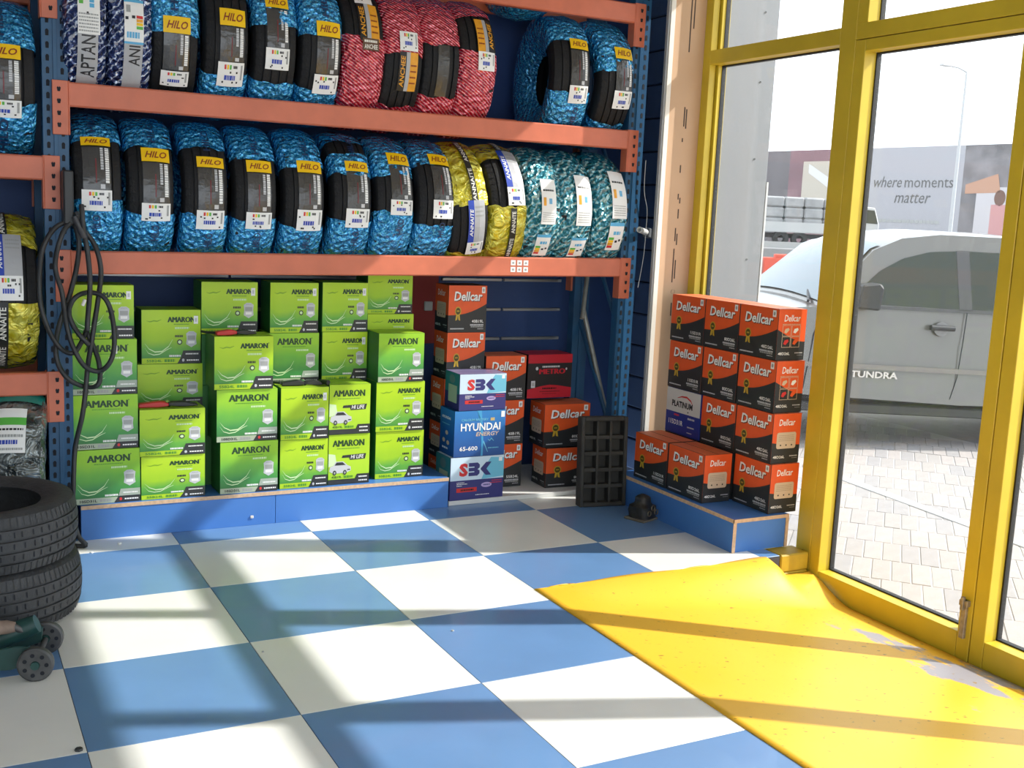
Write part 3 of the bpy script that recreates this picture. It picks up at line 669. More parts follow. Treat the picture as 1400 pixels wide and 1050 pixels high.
# clear-bagged tyre standing on the floor of the left bay
o = tyre(-.02, .335, 'clear film bagged tyre with white and green tag, behind the black tyre stack', 'tyres in the left bay', FOILS, [(-180, 180)], seed=73, W=.25, cy=2.12, rz=-10)
c = Curved(RT, .012); c.rect(-.06, .12, 62, 76, mat('teal_tape', (.01, .22, .18), .3), 1); c.rect(-.12, -.07, 20, 40, mat('teal_tape', (0,0,0)), 1); c.build('teal_tape', o)
c = Curved(RT, .016); c.rect(-.05, .06, 20, 54, WHITE, 1); c.rect(-.05, .06, 40, 46, GRN, 2); c.bars(-.04, .05, 36, 37.5, BLACK, 2, 6, 3); c.bars(-.04, .05, 31, 33, GREY, 2, 9, 5); c.bars(-.04, .03, 26, 29, BLUEP, 2, 6, 6); c.bars(-.04, .05, 22, 23.5, GREY, 2, 10, 7); c.build('size_tag', o)

# stack of two used black tyres, lying flat
WORN = mat('worn_rubber', (.045, .047, .05), .7, var=.25, vscale=14, bump=.35, bscale=70)
def flat_tyre(z, R, W, label, cx, cy, rz):
    mb = MB().lathe(tyre_profile(R, W), WORN, n=96); tread_bars(mb, R, W, WORN, 90)
    h = W/2; rg = random.Random(int(z*100)); P = Curved(R, .0012)
    o = link('used_tyre', mb.mesh('used_tyre', smooth=35), None, (cx, cy, z+h), (0, R_(-90), R_(rz))); tag(o, label, 'tyre', 'used tyres stacked on the floor')
    for k in range(60):
        for x, wd in ((-.37, .09), (0, .09), (.37, .09)):
            a = k*6+rg.uniform(-1, 1); P.rect(x*h-wd*h, x*h+wd*h, a, a+.7, HOLE, 1)
    tag(P.build('tread_sipe', o), kind='stuff')
flat_tyre(.0, .335, .215, 'worn black tyre at the bottom of the floor stack', -.205, 1.235, 10)
flat_tyre(.213, .335, .215, 'worn black tyre lying on top of the floor stack', -.215, 1.245, 47)

# ------------------------------------------------------------------ plinths
pl = empty('display_plinth', (1.1, 2.3, 0)); tag(pl, 'long low blue plinth with raw chipboard edge under the green cartons', 'plinth')
def prt(mb, name, root, **k):
    mb.v = [tuple(Vector(p)-root.location) for p in mb.v]; return mb.build(name, root, **k)
prt(MB().box(.215, 1.08, 1.987, 2.003, 0, .139, BLUE_L), 'front_board', pl, bevel=.001)
prt(MB().box(1.082, 1.982, 1.987, 2.003, 0, .139, BLUE_L), 'front_board', pl, bevel=.001)
prt(MB().box(.217, 1.980, 2.003, 2.68, 0, .139, BLUE_L), 'carcass', pl)
prt(MB().box(.215, 1.982, 1.9865, 2.68, .139, .1565, BLUE_L), 'top_board', pl)
prt(MB().box(.215, 1.982, 1.984, 1.9865, .1395, .1565, CHIP), 'edge_strip', pl)
prt(MB().box(.960, .976, 1.982, 1.987, .034, .048, mat('pale_plug', (.6, .56, .52), .6)), 'plug', pl, bevel=.002)
pr_ = empty('corner_plinth', (3.065, 1.33, 0)); tag(pr_, 'short blue plinth with chipboard edges under the orange cartons by the window', 'plinth')
prt(MB().box(2.905, 2.921, .842, 1.835, 0, .142, BLUE_L), 'front_board', pr_)
prt(MB().box(2.921, 3.225, .845, .861, 0, .142, BLUE_L), 'end_board', pr_)
prt(MB().box(2.921, 3.225, .861, 1.835, 0, .142, BLUE_L), 'carcass', pr_)
prt(MB().box(2.905, 3.232, .842, 1.835, .142, .1595, BLUE_L), 'top_board', pr_)
e = MB().box(2.9025, 2.905, .8395, 1.835, .1425, .1595, CHIP).box(2.9025, 3.234, .8395, .842, .1425, .1595, CHIP)
e.box(2.9025, 2.921, .8395, .8418, 0, .142, CHIP).box(3.218, 3.234, .8395, .845, 0, .142, CHIP)
prt(e, 'edge_strip', pr_)
YB = mat('yellow_block_paint', (.46, .30, .01), .6, var=.2, vscale=12)
for z0, z1, lab in ((-.088, -.004, 'upper of the two yellow wooden blocks under the corner plinth'), (-.172, -.089, 'lower of the two yellow wooden blocks beside the door frame')):
    o = MB().box(-.085, .085, -.06, .06, 0, z1-z0, YB).build('timber_block', None, (3.20, .80, z0), bevel=.006); tag(o, lab, 'block', 'yellow timber blocks')
wp = MB().box(-.46, .46, -.32, .32, 0, .024, mat('white_board', (.66, .66, .63), .5, var=.06)).build('base_board', None, (2.455, 2.325, .0005), bevel=.002)
tag(wp, 'low white board on the floor under the orange cartons and the white-blue stack', 'board')

# ------------------------------------------------------------------ cartons
AM1 = grad('amaron_print_grey', [(.06, (.02, .16, .03)), (.28, (.05, .28, .06)), (.5, (.14, .44, .04)), (.8, (.30, .58, .015))])
AM2 = grad('amaron_print_lime', [(.06, (.03, .22, .04)), (.28, (.12, .40, .04)), (.45, (.34, .58, .01)), (.8, (.44, .66, .008))])
AM3 = grad('hilife_print', [(.05, (.34, .62, .02)), (.4, (.44, .68, .02)), (.9, (.40, .62, .01))])
AMB = mat('green_card', (.03, .17, .03), .5, var=.25, vscale=9)
AMBT = mat('lime_card', (.34, .56, .02), .5)
def amaron(kind, sticker_x=None, big=False):
    p = Print(); p.rect(0, 1, 0, 1, {0: AM1, 1: AM2, 2: AM3}[kind], 0)
    if kind < 2:
        x0, x1, z0, z1 = (.12, .80, .76, .89) if big else ((.20, .84, .77, .90) if kind == 0 else (.44, .90, .77, .87))
        p.heavy('AMARON', x0, x1, z0, z1, DKGREEN, 2, .008); p.bars(x0+.1, x1-.1, z0-.045, z0-.03, mat('mid_green', (.09, .30, .02), .5), 2, 16, 2)
        p.ell(x1+.02, z1, .008, .01, DKGREEN, 2, 8)
        if kind == 1: p.arc([(.08, .80), (.14, .78), (.20, .80), (.26, .79), (.33, .82)], .012, mat('script_green', (.20, .40, .01), .5), 2)
        p.bars(.56, .80, .645, .68, PALEG, 2, 7, 4)
        # light trails
        p.arc([(.05, .38), (.12, .28), (.22, .22), (.34, .23), (.45, .32), (.52, .45)], .012, PALEG, 3)
        p.arc([(.05, .30), (.11, .20), (.20, .165), (.30, .18), (.42, .26), (.50, .30)], .009, PALEG, 3)
        # shield
        p.poly([(.75, .56), (.80, .60), (.88, .60), (.93, .56), (.92, .46), (.93, .36), (.84, .30), (.75, .36), (.76, .46)], SILVER, 2)
        p.rect(.775, .905, .44, .52, GREY, 3); p.rect(.785, .895, .37, .42, WHITE, 3); p.text('AMARON', .79, .89, .555, .585, GREY, 3)
        if kind == 1:
            p.bars(.56, .70, .49, .53, BLACK, 2, 5, 7); p.ell(.64, .40, .045, .05, CHAR, 2); p.ell(.64, .40, .028, .03, PALEG, 3)
        strip = mat('strip_olive', (.40, .46, .33), .5) if kind == 0 else LIME
        p.rect(0, 1, 0, .105, strip, 2)
        p.poly([(.60, 0), (1, 0), (1, .24), (.70, .24), (.665, .12)], CHAR, 3)
        if kind == 0: p.poly([(.665, .12), (1, .12), (1, .25), (.70, .25)], mat('slab_grey', (.36, .42, .35), .5), 4)
        p.bars(.74, .96, .165, .19, WHITE, 5, 9, 3); p.bars(.76, .97, .045, .07, WHITE, 5, 6, 5)
        p.ell(.70, .06, .022, .03, REDP if kind == 0 else SILVER, 5, 10)
        p.text('105D31L' if kind == 0 else '55B24L', .08, .34, .028, .078, BLACK if kind == 0 else mat('mid_green', (0,0,0)), 4, .03)
        p.bars(.38, .56, .03, .08, GREY if kind == 0 else mat('mid_green', (0,0,0)), 4, 4, 6)
        p.bars(.46, .66, .125, .16, WHITE, 3, 8, 8)
        if sticker_x: p.rect(sticker_x, sticker_x+.075, .74, .89, WHITE, 4); p.rect(sticker_x+.02, sticker_x+.055, .78, .85, SILVER, 5)
    else:
        p.heavy('AMARON', .10, .86, .76, .89, DKGREEN, 2, .010); p.bars(.2, .75, .71, .725, mat('mid_green', (0,0,0)), 2, 16, 2)
        p.poly([(.34, .58), (.92, .60), (.89, .49), (.52, .48), (.50, .53), (.32, .53)], CHAR, 2); p.text('HI LIFE', .54, .86, .505, .58, WHITE, 3, .012, .2)
        p.poly([(0, .62), (.16, .60), (.20, .40), (0, .36)], PALEG, 1)
        # printed saloon car
        p.poly([(.02, .27), (.04, .36), (.12, .38), (.18, .46), (.36, .46), (.46, .38), (.54, .35), (.55, .27), (.44, .23), (.12, .22)], SILVER, 3)
        p.poly([(.15, .385), (.195, .445), (.34, .445), (.42, .385)], CHAR, 4); p.rect(.46, .53, .28, .30, CHAR, 4)
        p.ell(.15, .235, .045, .05, CHAR, 4, 14); p.ell(.40, .235, .045, .05, CHAR, 4, 14); p.ell(.15, .235, .022, .025, GREY, 5, 10); p.ell(.40, .235, .022, .025, GREY, 5, 10)
        p.rect(0, 1, 0, .10, CHAR, 2); p.poly([(.60, .0), (1, 0), (1, .19), (.70, .19)], CHAR, 3); p.bars(.74, .95, .12, .145, WHITE, 4, 7, 2); p.bars(.74, .95, .045, .07, WHITE, 4, 6, 9)
        p.text('40B19L', .08, .33, .125, .17, DKGREEN, 3, .012); p.bars(.38, .6, .125, .17, mat('mid_green', (0,0,0)), 3, 4, 2)
    return p.mesh('front_print')
AMM = {('g', 0): amaron(0), ('g', 1): amaron(0, .62), ('p', 0): amaron(1), ('p', 1): amaron(1, .88), ('h', 0): amaron(2)}
def ribbon(p, cx, cz, r):
    p.poly([(cx-r*.75, cz-r*2.4), (cx-r*.2, cz-r*2.2), (cx+r*.1, cz-r*.5), (cx-r*.45, cz-r*.4)], GOLD, 3); p.poly([(cx+r*.75, cz-r*2.4), (cx+r*.2, cz-r*2.2), (cx-r*.1, cz-r*.5), (cx+r*.45, cz-r*.4)], GOLD, 3)
    p.ell(cx, cz, r*.95, r*1.15, GOLD, 4, 18); p.ell(cx, cz, r*.72, r*.86, mat('dark_olive_print', (.07, .055, .01), .5), 5, 16); p.bars(cx-r*.4, cx+r*.4, cz-r*.15, cz+r*.2, GOLD, 6, 4, 1)
SHAD = mat('lettering_shadow', (.10, .02, .01), .5)
def dell_front(code, st=True):
    p = Print(); p.rect(0, 1, 0, 1, ORANGE, 0)
    cv = [(0, .36), (.15, .365), (.3, .375), (.45, .40), (.6, .44), (.75, .495), (.88, .55), (1, .61)]
    for a, b in zip(cv, cv[1:]): p.poly([(a[0], 0), (b[0], 0), b, a], CHAR, 1)
    p.text('Dellcar', .155, .895, .655, .855, SHAD, 2, .035, .12); p.text('Dellcar', .14, .88, .67, .87, WHITE, 3, .025, .12)
    ribbon(p, .25, .45, .085)
    p.text(code, .62, .93, .20, .265, WHITE, 3, .012); p.bars(.58, .93, .135, .17, SILVER, 3, 9, 3); p.bars(.60, .93, .10, .125, GREY, 3, 8, 4); p.bars(.78, .93, .06, .075, SILVER, 3, 5, 6)
    p.bars(.06, .42, .06, .085, SILVER, 3, 14, 5)
    if st: p.rect(.86, .95, .84, .97, WHITE, 4); p.ell(.905, .905, .025, .04, GREY, 5, 8)
    return p.mesh('front_print')
def dell_side(code, kind):
    p = Print(); p.rect(0, 1, 0, 1, ORANGE, 0); p.poly([(0, 0), (1, 0), (1, .36), (.75, .37), (.4, .46), (0, .60)] if kind != 1 else [(0, 0), (1, 0), (1, .36), (.5, .37), (0, .42)], CHAR, 1)
    p.text('Dellcar', .20, .78, .76, .89, WHITE, 3, .012, .12)
    if kind == 0:
        for a in range(2):
            for b in range(2):
                x, z = .16+.33*a, .25+.225*b
                for q in ((x, x+.31, z, z+.008), (x, x+.31, z+.205, z+.213), (x, x+.014, z, z+.21), (x+.296, x+.31, z, z+.21)): p.rect(*q, BEIGE, 3)
                p.poly([(x+.06, z+.07), (x+.14, z+.05), (x+.25, z+.12), (x+.22, z+.16), (x+.10, z+.14)], (REDP, ORANGE, PALEG, WHITE)[2*b*0+a+b] if b == 0 else (BEIGE, WHITE)[a], 3)
        p.bars(.15, .8, .70, .712, BEIGE, 3, 10, 2)
    else:
        n = 20; c = [(.16, .30), (.84, .30), (.84, .62), (.16, .62)]; r = .05; pts = []
        for (cx, cz), a0 in zip(((.79, .345), (.79, .575), (.21, .575), (.21, .345)), (-90, 0, 90, 180)):
            for k in range(5): a = R_(a0+k*22.5); pts.append((cx+.06*math.cos(a), cz+.05*math.sin(a)))
        p.poly(pts, BEIGE, 3)
        for j in range(4): p.bars(.22, .78, .45+.035*j, .463+.035*j, mat('beige_ink', (.40, .30, .22), .6), 4, 10, j)
        for x in (.30, .50, .70): p.rect(x-.02, x+.025, .35, .38, BLACK, 4)
    p.text(code, .06, .48, .10, .155, WHITE, 3, .012); p.bars(.66, .94, .13, .15, SILVER, 3, 6, 4); p.bars(.75, .94, .09, .10, GREY, 3, 4, 4)
    return p.mesh('side_print')
SKY = mat('sky_blue_print', (.16, .50, .66), .45); PALEB = mat('pale_blue_print', (.60, .74, .84), .45); INDIGO = mat('indigo_print', (.035, .035, .17), .45)
def sbk():
    p = Print(); p.rect(0, 1, 0, 1, INDIGO, 0); p.rect(0, 1, .46, 1, PALEB, 1)
    p.poly([(.58, .46), (1, .50), (1, .94), (.75, .97), (.66, .80), (.60, .68), (.62, .58)], SKY, 2)
    p.text('S', .16, .32, .55, .86, REDP, 3, .05)
    p.poly([(.335, .55), (.50, .55), (.54, .60), (.54, .67), (.50, .70), (.54, .74), (.54, .81), (.50, .86), (.335, .86), (.335, .77), (.44, .77), (.44, .745), (.335, .745), (.335, .66), (.44, .66), (.44, .635), (.335, .635)], INDIGO, 3)
    p.poly([(.66, .55), (.76, .55), (.67, .70), (.76, .86), (.66, .86), (.56, .72), (.56, .69)], INDIGO, 3)
    p.bars(.12, .26, .40, .415, WHITE, 2, 4, 1); p.bars(.12, .32, .365, .38, WHITE, 2, 5, 2); p.bars(.12, .22, .325, .34, WHITE, 2, 3, 3)
    p.rect(.12, .50, .18, .28, REDP, 2); p.bars(.20, .44, .21, .25, mat('pink_print', (.8, .4, .4), .5), 3, 6, 4)
    p.ell(.68, .32, .10, .06, mat('lilac_print', (.48, .38, .66), .5), 2); p.bars(.62, .75, .31, .335, INDIGO, 3, 4, 1)
    p.bars(.78, .97, .40, .42, REDP, 2, 5, 6); p.bars(.74, .97, .35, .37, REDP, 2, 6, 7); p.bars(.48, .74, .09, .105, WHITE, 2, 7, 8)
    p.rect(.90, .965, .86, .95, WHITE, 3); return p.mesh('front_print')
HYB = grad('hyundai_print', [(0, (.01, .07, .26)), (.5, (.015, .13, .42)), (1, (.03, .22, .55))])
def hyundai():
    p = Print(); p.rect(0, 1, 0, 1, HYB, 0)
    p.arc([(.44, .98), (.50, .80), (.53, .55), (.54, .30), (.53, .02)], .03, SKY, 1); p.poly([(.43, 1), (.50, .7), (.535, .3), (.53, .0), (.57, .0), (.57, .35), (.54, .75), (.52, 1)], mat('streak_blue', (.06, .34, .62), .4), 1)
    p.poly([(.57, .30), (.66, .08), (.67, .08), (.58, .34)], SKY, 2)
    p.text('CALCIUM BATTERY', .13, .66, .78, .83, SKY, 3, .02); p.rect(.70, .78, .77, .835, mat('gold_chip', (.55, .42, .18), .5), 3)
    p.text('HYUNDAI', .12, .90, .56, .73, WHITE, 3, .02); p.text('ENERGY', .42, .88, .44, .53, BEIGE, 3, .015, .2)
    p.text('65-600', .11, .46, .13, .225, WHITE, 3, .015); p.arc([(.66, .36), (.70, .33), (.73, .38), (.78, .32)], .015, SKY, 2); p.bars(.67, .88, .16, .18, SKY, 3, 8, 2)
    p.rect(.91, .98, .84, .97, WHITE, 3); return p.mesh('front_print')
def hy_side(b):
    p = Print(); p.rect(0, 1, 0, 1, HYB if b else mat('teal_side_print', (.03, .20, .22), .5), 0)
    if b:
        p.text('HYUNDAI', .15, .75, .78, .84, WHITE, 2, .04)
        p.bars(.15, .7, .66, .68, SKY, 2, 8, 1)
        for x, z in ((.5, .48), (.3, .30), (.6, .27)): p.ell(x, z, .1, .05, BEIGE, 2, 10)
        p.bars(.2, .6, .12, .16, WHITE, 2, 4, 2)
    else:
        p.rect(0, 1, 0, .45, INDIGO, 1); p.rect(.25, .85, .18, .66, mat('pale_green_panel', (.40, .48, .34), .6), 2); p.ell(.5, .82, .2, .12, mat('grey_teal_print', (.12, .22, .22), .6), 2)  # greyish teal oval belongs to the side print
    return p.mesh('side_print')
CRIM = mat('crimson_print', (.46, .01, .025), .4)
def metro():
    p = Print(); p.rect(0, 1, 0, 1, BLACK, 0); p.rect(0, 1, .80, 1, CRIM, 1)
    p.poly([(0, 0), (1, 0), (1, .22), (.7, .28), (.5, .30), (.3, .27), (0, .20)], CRIM, 1)
    p.heavy('METRO', .26, .84, .55, .67, CRIM, 3, .010); p.bars(.32, .72, .70, .74, SILVER, 2, 10, 1); p.ell(.20, .68, .03, .04, SILVER, 2, 10); p.ell(.87, .66, .02, .03, SILVER, 2, 10)
    p.bars(.34, .66, .20, .235, mat('pink_print', (0,0,0)), 2, 6, 3); p.bars(.28, .74, .14, .155, mat('pink_print', (0,0,0)), 2, 12, 4); p.bars(.34, .66, .09, .10, mat('pink_print', (0,0,0)), 2, 10, 5)
    p.rect(.08, .17, .24, .40, SILVER, 3); p.rect(.10, .15, .28, .36, GREY, 4); return p.mesh('front_print')
def platinum():
    p = Print(); p.rect(0, 1, 0, 1, mat('royal_print', (.012, .03, .24), .45), 0); p.rect(0, 1, .48, 1, mat('silver_card', (.60, .58, .55), .45), 1)
    p.text('PLATINUM', .17, .78, .60, .74, BLACK, 3, .035); p.arc([(.32, .80), (.45, .85), (.60, .86), (.72, .80), (.78, .72)], .02, REDP, 3); p.rect(.64, .67, .52, .55, CHAR, 2)
    p.text('115D31R', .10, .52, .20, .31, WHITE, 3, .015); p.bars(.25, .40, .40, .44, REDP, 3, 4, 1); p.bars(.66, .86, .38, .42, SILVER, 3, 5, 2); p.bars(.66, .86, .20, .23, SILVER, 3, 5, 3); p.bars(.66, .8, .08, .10, SILVER, 3, 4, 4)
    return p.mesh('front_print')
_cb = {}
def carton(x, y, z, w_, d, h, body, label, group, front=None, side=None, rz=0, left=None, top=None, cat='carton', name='battery_carton'):
    k = (round(w_, 3), round(d, 3), round(h, 3), body.name, top.name if top else '')
    if k not in _cb:
        m = MB().box(0, w_, 0, d, 0, h-.0015, body)
        t = top or body
        m.box(.001, w_-.001, .001, d/2-.0012, h-.0015, h, t); m.box(.001, w_-.001, d/2+.0012, d-.001, h-.0015, h, t)
        _cb[k] = m.mesh('battery_carton', bevel=.0012)
    o = link(name, _cb[k], None, (x, y, z), (0, 0, R_(rz))); tag(o, label, cat, group)
    if front: link('front_print', front, o, (.001, -.0008, .001), (0, 0, 0), (w_-.002, 1, h-.002))
    if side: link('side_print', side, o, (w_+.0008, .001, .001), (0, 0, R_(90)), (d-.002, 1, h-.002))
    if left: link('side_print', left, o, (-.0008, d-.001, .001), (0, 0, R_(-90)), (d-.002, 1, h-.002))
    return o
GG = 'green battery cartons on the long plinth'
def am(x0, x1, y, z0, z1, kind, s, label, rz=0, d=.172): carton(x0, y, z0, x1-x0, d, z1-z0-.001, AMB, label, GG, AMM[(kind, s)], rz=rz, top=AMBT)
P0 = .157
am(.190, .468, 2.006, P0, .402, 'g', 0, 'green carton at the bottom of the leftmost column, behind the cable end')
am(.186, .462, 2.012, .402, .645, 'g', 0, 'green carton second from the bottom of the leftmost column')
am(.189, .459, 2.012, .645, .890, 'g', 1, 'green carton third up in the leftmost column, behind the cable loops')
am(.186, .448, 2.014, .890, 1.125, 'p', 1, 'green carton on top of the leftmost column, behind the hanging cable')
am(.472, .755, 2.008, P0, .357, 'p', 0, 'low wide lime carton at the bottom of the second column')
am(.466, .754, 2.004, .357, .572, 'p', 0, 'low wide lime carton under the red and black clamp')
am(.490, .785, 2.200, .535, .748, 'p', 0, 'dim green carton set back behind the red and black clamp')
am(.508, .775, 2.196, .748, 1.0, 'p', 1, 'green carton on top of the set-back second column')
am(.822, 1.094, 2.002, P0, .403, 'g', 0, 'green carton at the bottom of the third column')
am(.806, 1.090, 2.006, .403, .650, 'g', 0, 'green carton second up in the third column')
am(.793, 1.066, 2.000, .650, .897, 'p', 0, 'green carton topping the front of the third column, below the red pliers')
am(.777, 1.042, 2.196, .884, 1.131, 'p', 1, 'green carton set back at the top of the third column, above the red pliers')
am(1.107, 1.344, 2.014, P0, .395, 'p', 0, 'lime carton at the bottom of the fourth column left of the printed-car cartons')
am(1.107, 1.342, 2.010, .395, .648, 'p', 1, 'lime carton under the black clamp in the fourth column')
am(1.088, 1.350, 2.2, .635, .886, 'g', 0, 'green carton behind the black clamp in the rear row')
am(1.102, 1.342, 2.196, .886, 1.131, 'p', 1, 'green carton on top of the rear row, fourth column')
am(1.348, 1.560, 2.018, P0, .408, 'h', 0, 'lower of the two lime cartons printed with a white car')
am(1.346, 1.556, 2.014, .408, .655, 'h', 0, 'upper of the two lime cartons printed with a white car')
am(1.366, 1.602, 2.2, .643, .889, 'p', 1, 'green carton in the rear row directly above the car-print cartons')
am(1.362, 1.598, 2.196, .889, 1.134, 'p', 1, 'green carton on top of the rear row, fifth column')
am(1.607, 1.868, 2.062, P0, .400, 'p', 0, 'green carton at the bottom of the rightmost green column')
am(1.602, 1.862, 2.056, .400, .652, 'p', 0, 'green carton second up in the rightmost green column')
am(1.606, 1.850, 2.052, .652, .897, 'g', 0, 'green carton third up in the rightmost green column')
am(1.614, 1.866, 2.238, .775, .974, 'p', 0, 'low green carton half hidden behind the rightmost green column')
am(1.610, 1.854, 2.236, .974, 1.177, 'p', 0, 'low green carton highest of all, touching the underside of the shelf beam')
for x0, x1, y, zs in ((.495, .78, 2.2, (P0, .345, .534)), (.78, 1.04, 2.2, (P0, .40, .642, .883)), (1.095, 1.345, 2.2, (P0, .396, .634)), (1.362, 1.60, 2.2, (P0, .40, .642)), (1.615, 1.86, 2.24, (P0, .362, .568, .774))):
    for a, b in zip(zs, zs[1:]): carton(x0, y, a, x1-x0, .172, b-a-.001, AMB, 'green carton in the rear row, hidden behind the front cartons', 'hidden rear-row green cartons', None)
# orange cartons by the window
D48, D80, D115 = dell_front('48D26L'), dell_front('80D26L'), dell_front('115D31R')
S_A, S_B = dell_side('48D26L', 0), dell_side('48D26L', 1)
DG = 'orange and black battery cartons by the window'; TOPR = mat('orange_flap', (.72, .17, .06), .5)
def dl(x, y1, z, wd, fr, side, label, h=.238, d=.170): carton(x, y1, z, wd, d, h, CHAR, label, DG, fr, side, rz=-90, top=TOPR)
zr = [.1605, .400, .640, .887]; hr = [.238, .2385, .2455, .240]
P_ = platinum()
dl(3.124, 1.130, zr[0], .264, D48, S_B, 'orange carton at floor corner of the stack nearest the door, lowest with beige side label')
dl(3.122, 1.142, zr[1], .266, D48, S_B, 'orange carton second from the bottom nearest the door, beige side label', hr[1])
dl(3.126, 1.158, zr[2], .268, D48, S_A, 'orange carton third up nearest the door, with four small pictures on its side', hr[2])
dl(3.126, 1.176, zr[3], .272, D48, S_A, 'orange carton at the top nearest the door, with four small pictures on its side', hr[3])
dl(3.124, 1.418, zr[1], .268, D80, None, 'orange carton right of the silver and blue carton', hr[1])
dl(3.125, 1.436, zr[2], .270, D80, None, 'orange carton in the middle of the second row from the top by the window', hr[2])
dl(3.127, 1.448, zr[3], .266, D80, None, 'orange carton in the middle of the top row by the window', hr[3])
carton(3.120, 1.716, zr[1], .292, .17, hr[1], mat('royal_card', (.012, .03, .22), .5), 'silver and blue carton among the orange ones by the window', DG, P_, rz=-90)
dl(3.122, 1.722, zr[2], .282, D115, None, 'orange carton directly above the silver and blue carton', hr[2])
dl(3.125, 1.732, zr[3], .282, D115, None, 'orange carton at the top far corner by the fibreboard panel', hr[3])
dl(2.938, 1.420, zr[0], .290, D80, S_B, 'orange carton in the front row on the corner plinth with beige side label', d=.166)
dl(2.940, 1.722, zr[0], .290, D115, None, 'orange carton in the front row beside the dark crate', d=.166)
dl(3.124, 1.418, zr[0], .27, None, None, 'plain carton hidden under the window stack'); dl(3.122, 1.718, zr[0], .28, None, None, 'plain carton hidden under the window stack')
# orange and other cartons on the white base board
DG2 = 'cartons in the recess under the rack'; B0 = .025
DW = dell_front('40B19L'); DS = dell_side('40B19L', 1)
for k, (a, b, lab) in enumerate(((B0, .205, 'orange carton at the very bottom behind the white and blue stack'), (.205, .395, 'orange carton low down behind the white and blue stack'), (.395, .635, 'orange carton behind the topmost white and blue carton'),
                                 (.635, .880, 'orange carton second from the top in the tall stack under the beam'), (.880, 1.127, 'orange carton topping the tall stack under the beam'))):
    carton(2.040-.01*(k < 3), 2.195, a, .222, .165, b-a-.001, CHAR, lab, DG2, DW, None, rz=0, left=DS, top=CHAR)
for a, b, lab in ((B0, .265, 'orange carton at the bottom, half hidden right of the white and blue stack'), (.265, .508, 'orange carton half hidden right of the blue battery carton'), (.508, .752, 'orange carton beside the black and red carton')):
    carton(2.270, 2.19, a, .245, .165, b-a-.001, CHAR, lab, DG2, dell_front('55B24L') if a == B0 else DW, None, top=TOPR)
carton(2.615, 2.095, B0, .285, .17, .222, CHAR, 'orange carton turned at an angle on the white base board', DG2, D80, None, rz=-3, left=DS, top=CHAR)
carton(2.602, 2.115, .248, .285, .17, .24, CHAR, 'orange carton directly below the black and red carton', DG2, D80, None, rz=-2, left=DS, top=TOPR)
carton(2.532, 2.20, .5095, .280, .17, .243, BLACK, 'black and red carton beside the steel poles', DG2, metro(), None, top=CRIM)
SB, HY, HS, SS = sbk(), hyundai(), hy_side(True), hy_side(False)
carton(1.998, 2.005, B0, .312, .175, .228, INDIGO, 'white and indigo carton at the bottom of the stack on the white board', DG2, SB, None, rz=1, left=SS, top=PALEB)
carton(2.012, 2.006, .254, .294, .175, .242, mat('navy_card', (.01, .08, .26), .4), 'bright blue carton between the two white and indigo cartons', DG2, HY, None, rz=0, left=HS)
carton(2.032, 2.004, .497, .268, .175, .190, INDIGO, 'white and indigo carton on top of the bright blue carton', DG2, SB, None, rz=0, left=SS, top=mat('violet_top', (.18, .16, .30), .3))

# ------------------------------------------------------------------ hanging cable
def smooth(pts, n=5):
    P = [Vector(p) for p in pts]; out = []
    for i in range(len(P)-1):
        p0, p1, p2, p3 = P[max(0, i-1)], P[i], P[i+1], P[min(len(P)-1, i+2)]
        for k in range(n):
            t = k/n; out.append(.5*((2*p1)+(p2-p0)*t+(2*p0-5*p1+4*p2-p3)*t*t+(3*p1-p0-3*p2+p3)*t**3))
    return out+[P[-1]]
CAB = mat('black_cable_rubber', (.022, .024, .026), .45)
C_ = [[(0.195, 1.401), (0.122, 1.363), (0.073, 1.278), (0.06, 1.159), (0.063, 1.038), (0.095, 0.932), (0.141, 0.861), (0.184, 0.848), (0.219, 0.89), (0.243, 0.952)],
      [(0.184, 1.389), (0.149, 1.346), (0.125, 1.265), (0.121, 1.189), (0.142, 1.099), (0.157, 0.977), (0.184, 0.869), (0.227, 0.791), (0.285, 0.767), (0.329, 0.813), (0.348, 0.898), (0.337, 1.007), (0.303, 1.085), (0.239, 1.1), (0.187, 1.075), (0.169, 1.014), (0.197, 0.94), (0.242, 0.884)],
      [(0.192, 1.407), (0.214, 1.312), (0.203, 1.191), (0.179, 1.099), (0.129, 0.947), (0.121, 0.824), (0.154, 0.746), (0.211, 0.704), (0.263, 0.695), (0.29, 0.726), (0.288, 0.805), (0.26, 0.884), (0.237, 0.94)],
      [(0.221, 1.462), (0.226, 1.373), (0.242, 1.283), (0.249, 1.161), (0.244, 1.038), (0.237, 0.94)],
      [(0.204, 1.432), (0.229, 1.367), (0.276, 1.299), (0.298, 1.192), (0.288, 1.069), (0.266, 0.946), (0.247, 0.821), (0.234, 0.696), (0.215, 0.571), (0.19, 0.446), (0.179, 0.334), (.172, .20), (.19, .06), (.22, .012), (.16, .0105)]]
cb = empty('cable_coil', (.2, 1.9, 1.0)); tag(cb, 'black rubber cable hanging in loops from the rack upright', 'cable')
for k, c in enumerate(C_):
    yo = (0, -.018, .016, -.034, .008)[k]
    q = MB().tube([Vector((x-.2, yo+.012*math.sin(i*.5+k)+(0 if z > .3 else -.02), z-1.0)) for i, (x, _, z) in enumerate(smooth([(a, 0, b) for a, b in c]))], .0105, CAB, 8)
    q.build('cable_loop', cb, smooth=60)
MB().box(-.045, -.005, -.012, .08, .38, .60, CAB).build('hanger_strap', cb, bevel=.006)
MB().tube([(-.005, -.03, .415), (.02, -.035, .36), (.03, -.03, .33)], [.013, .016, .013], mat('grey_plug', (.05, .05, .055), .5), 10).build('cable_plug', cb, smooth=50)
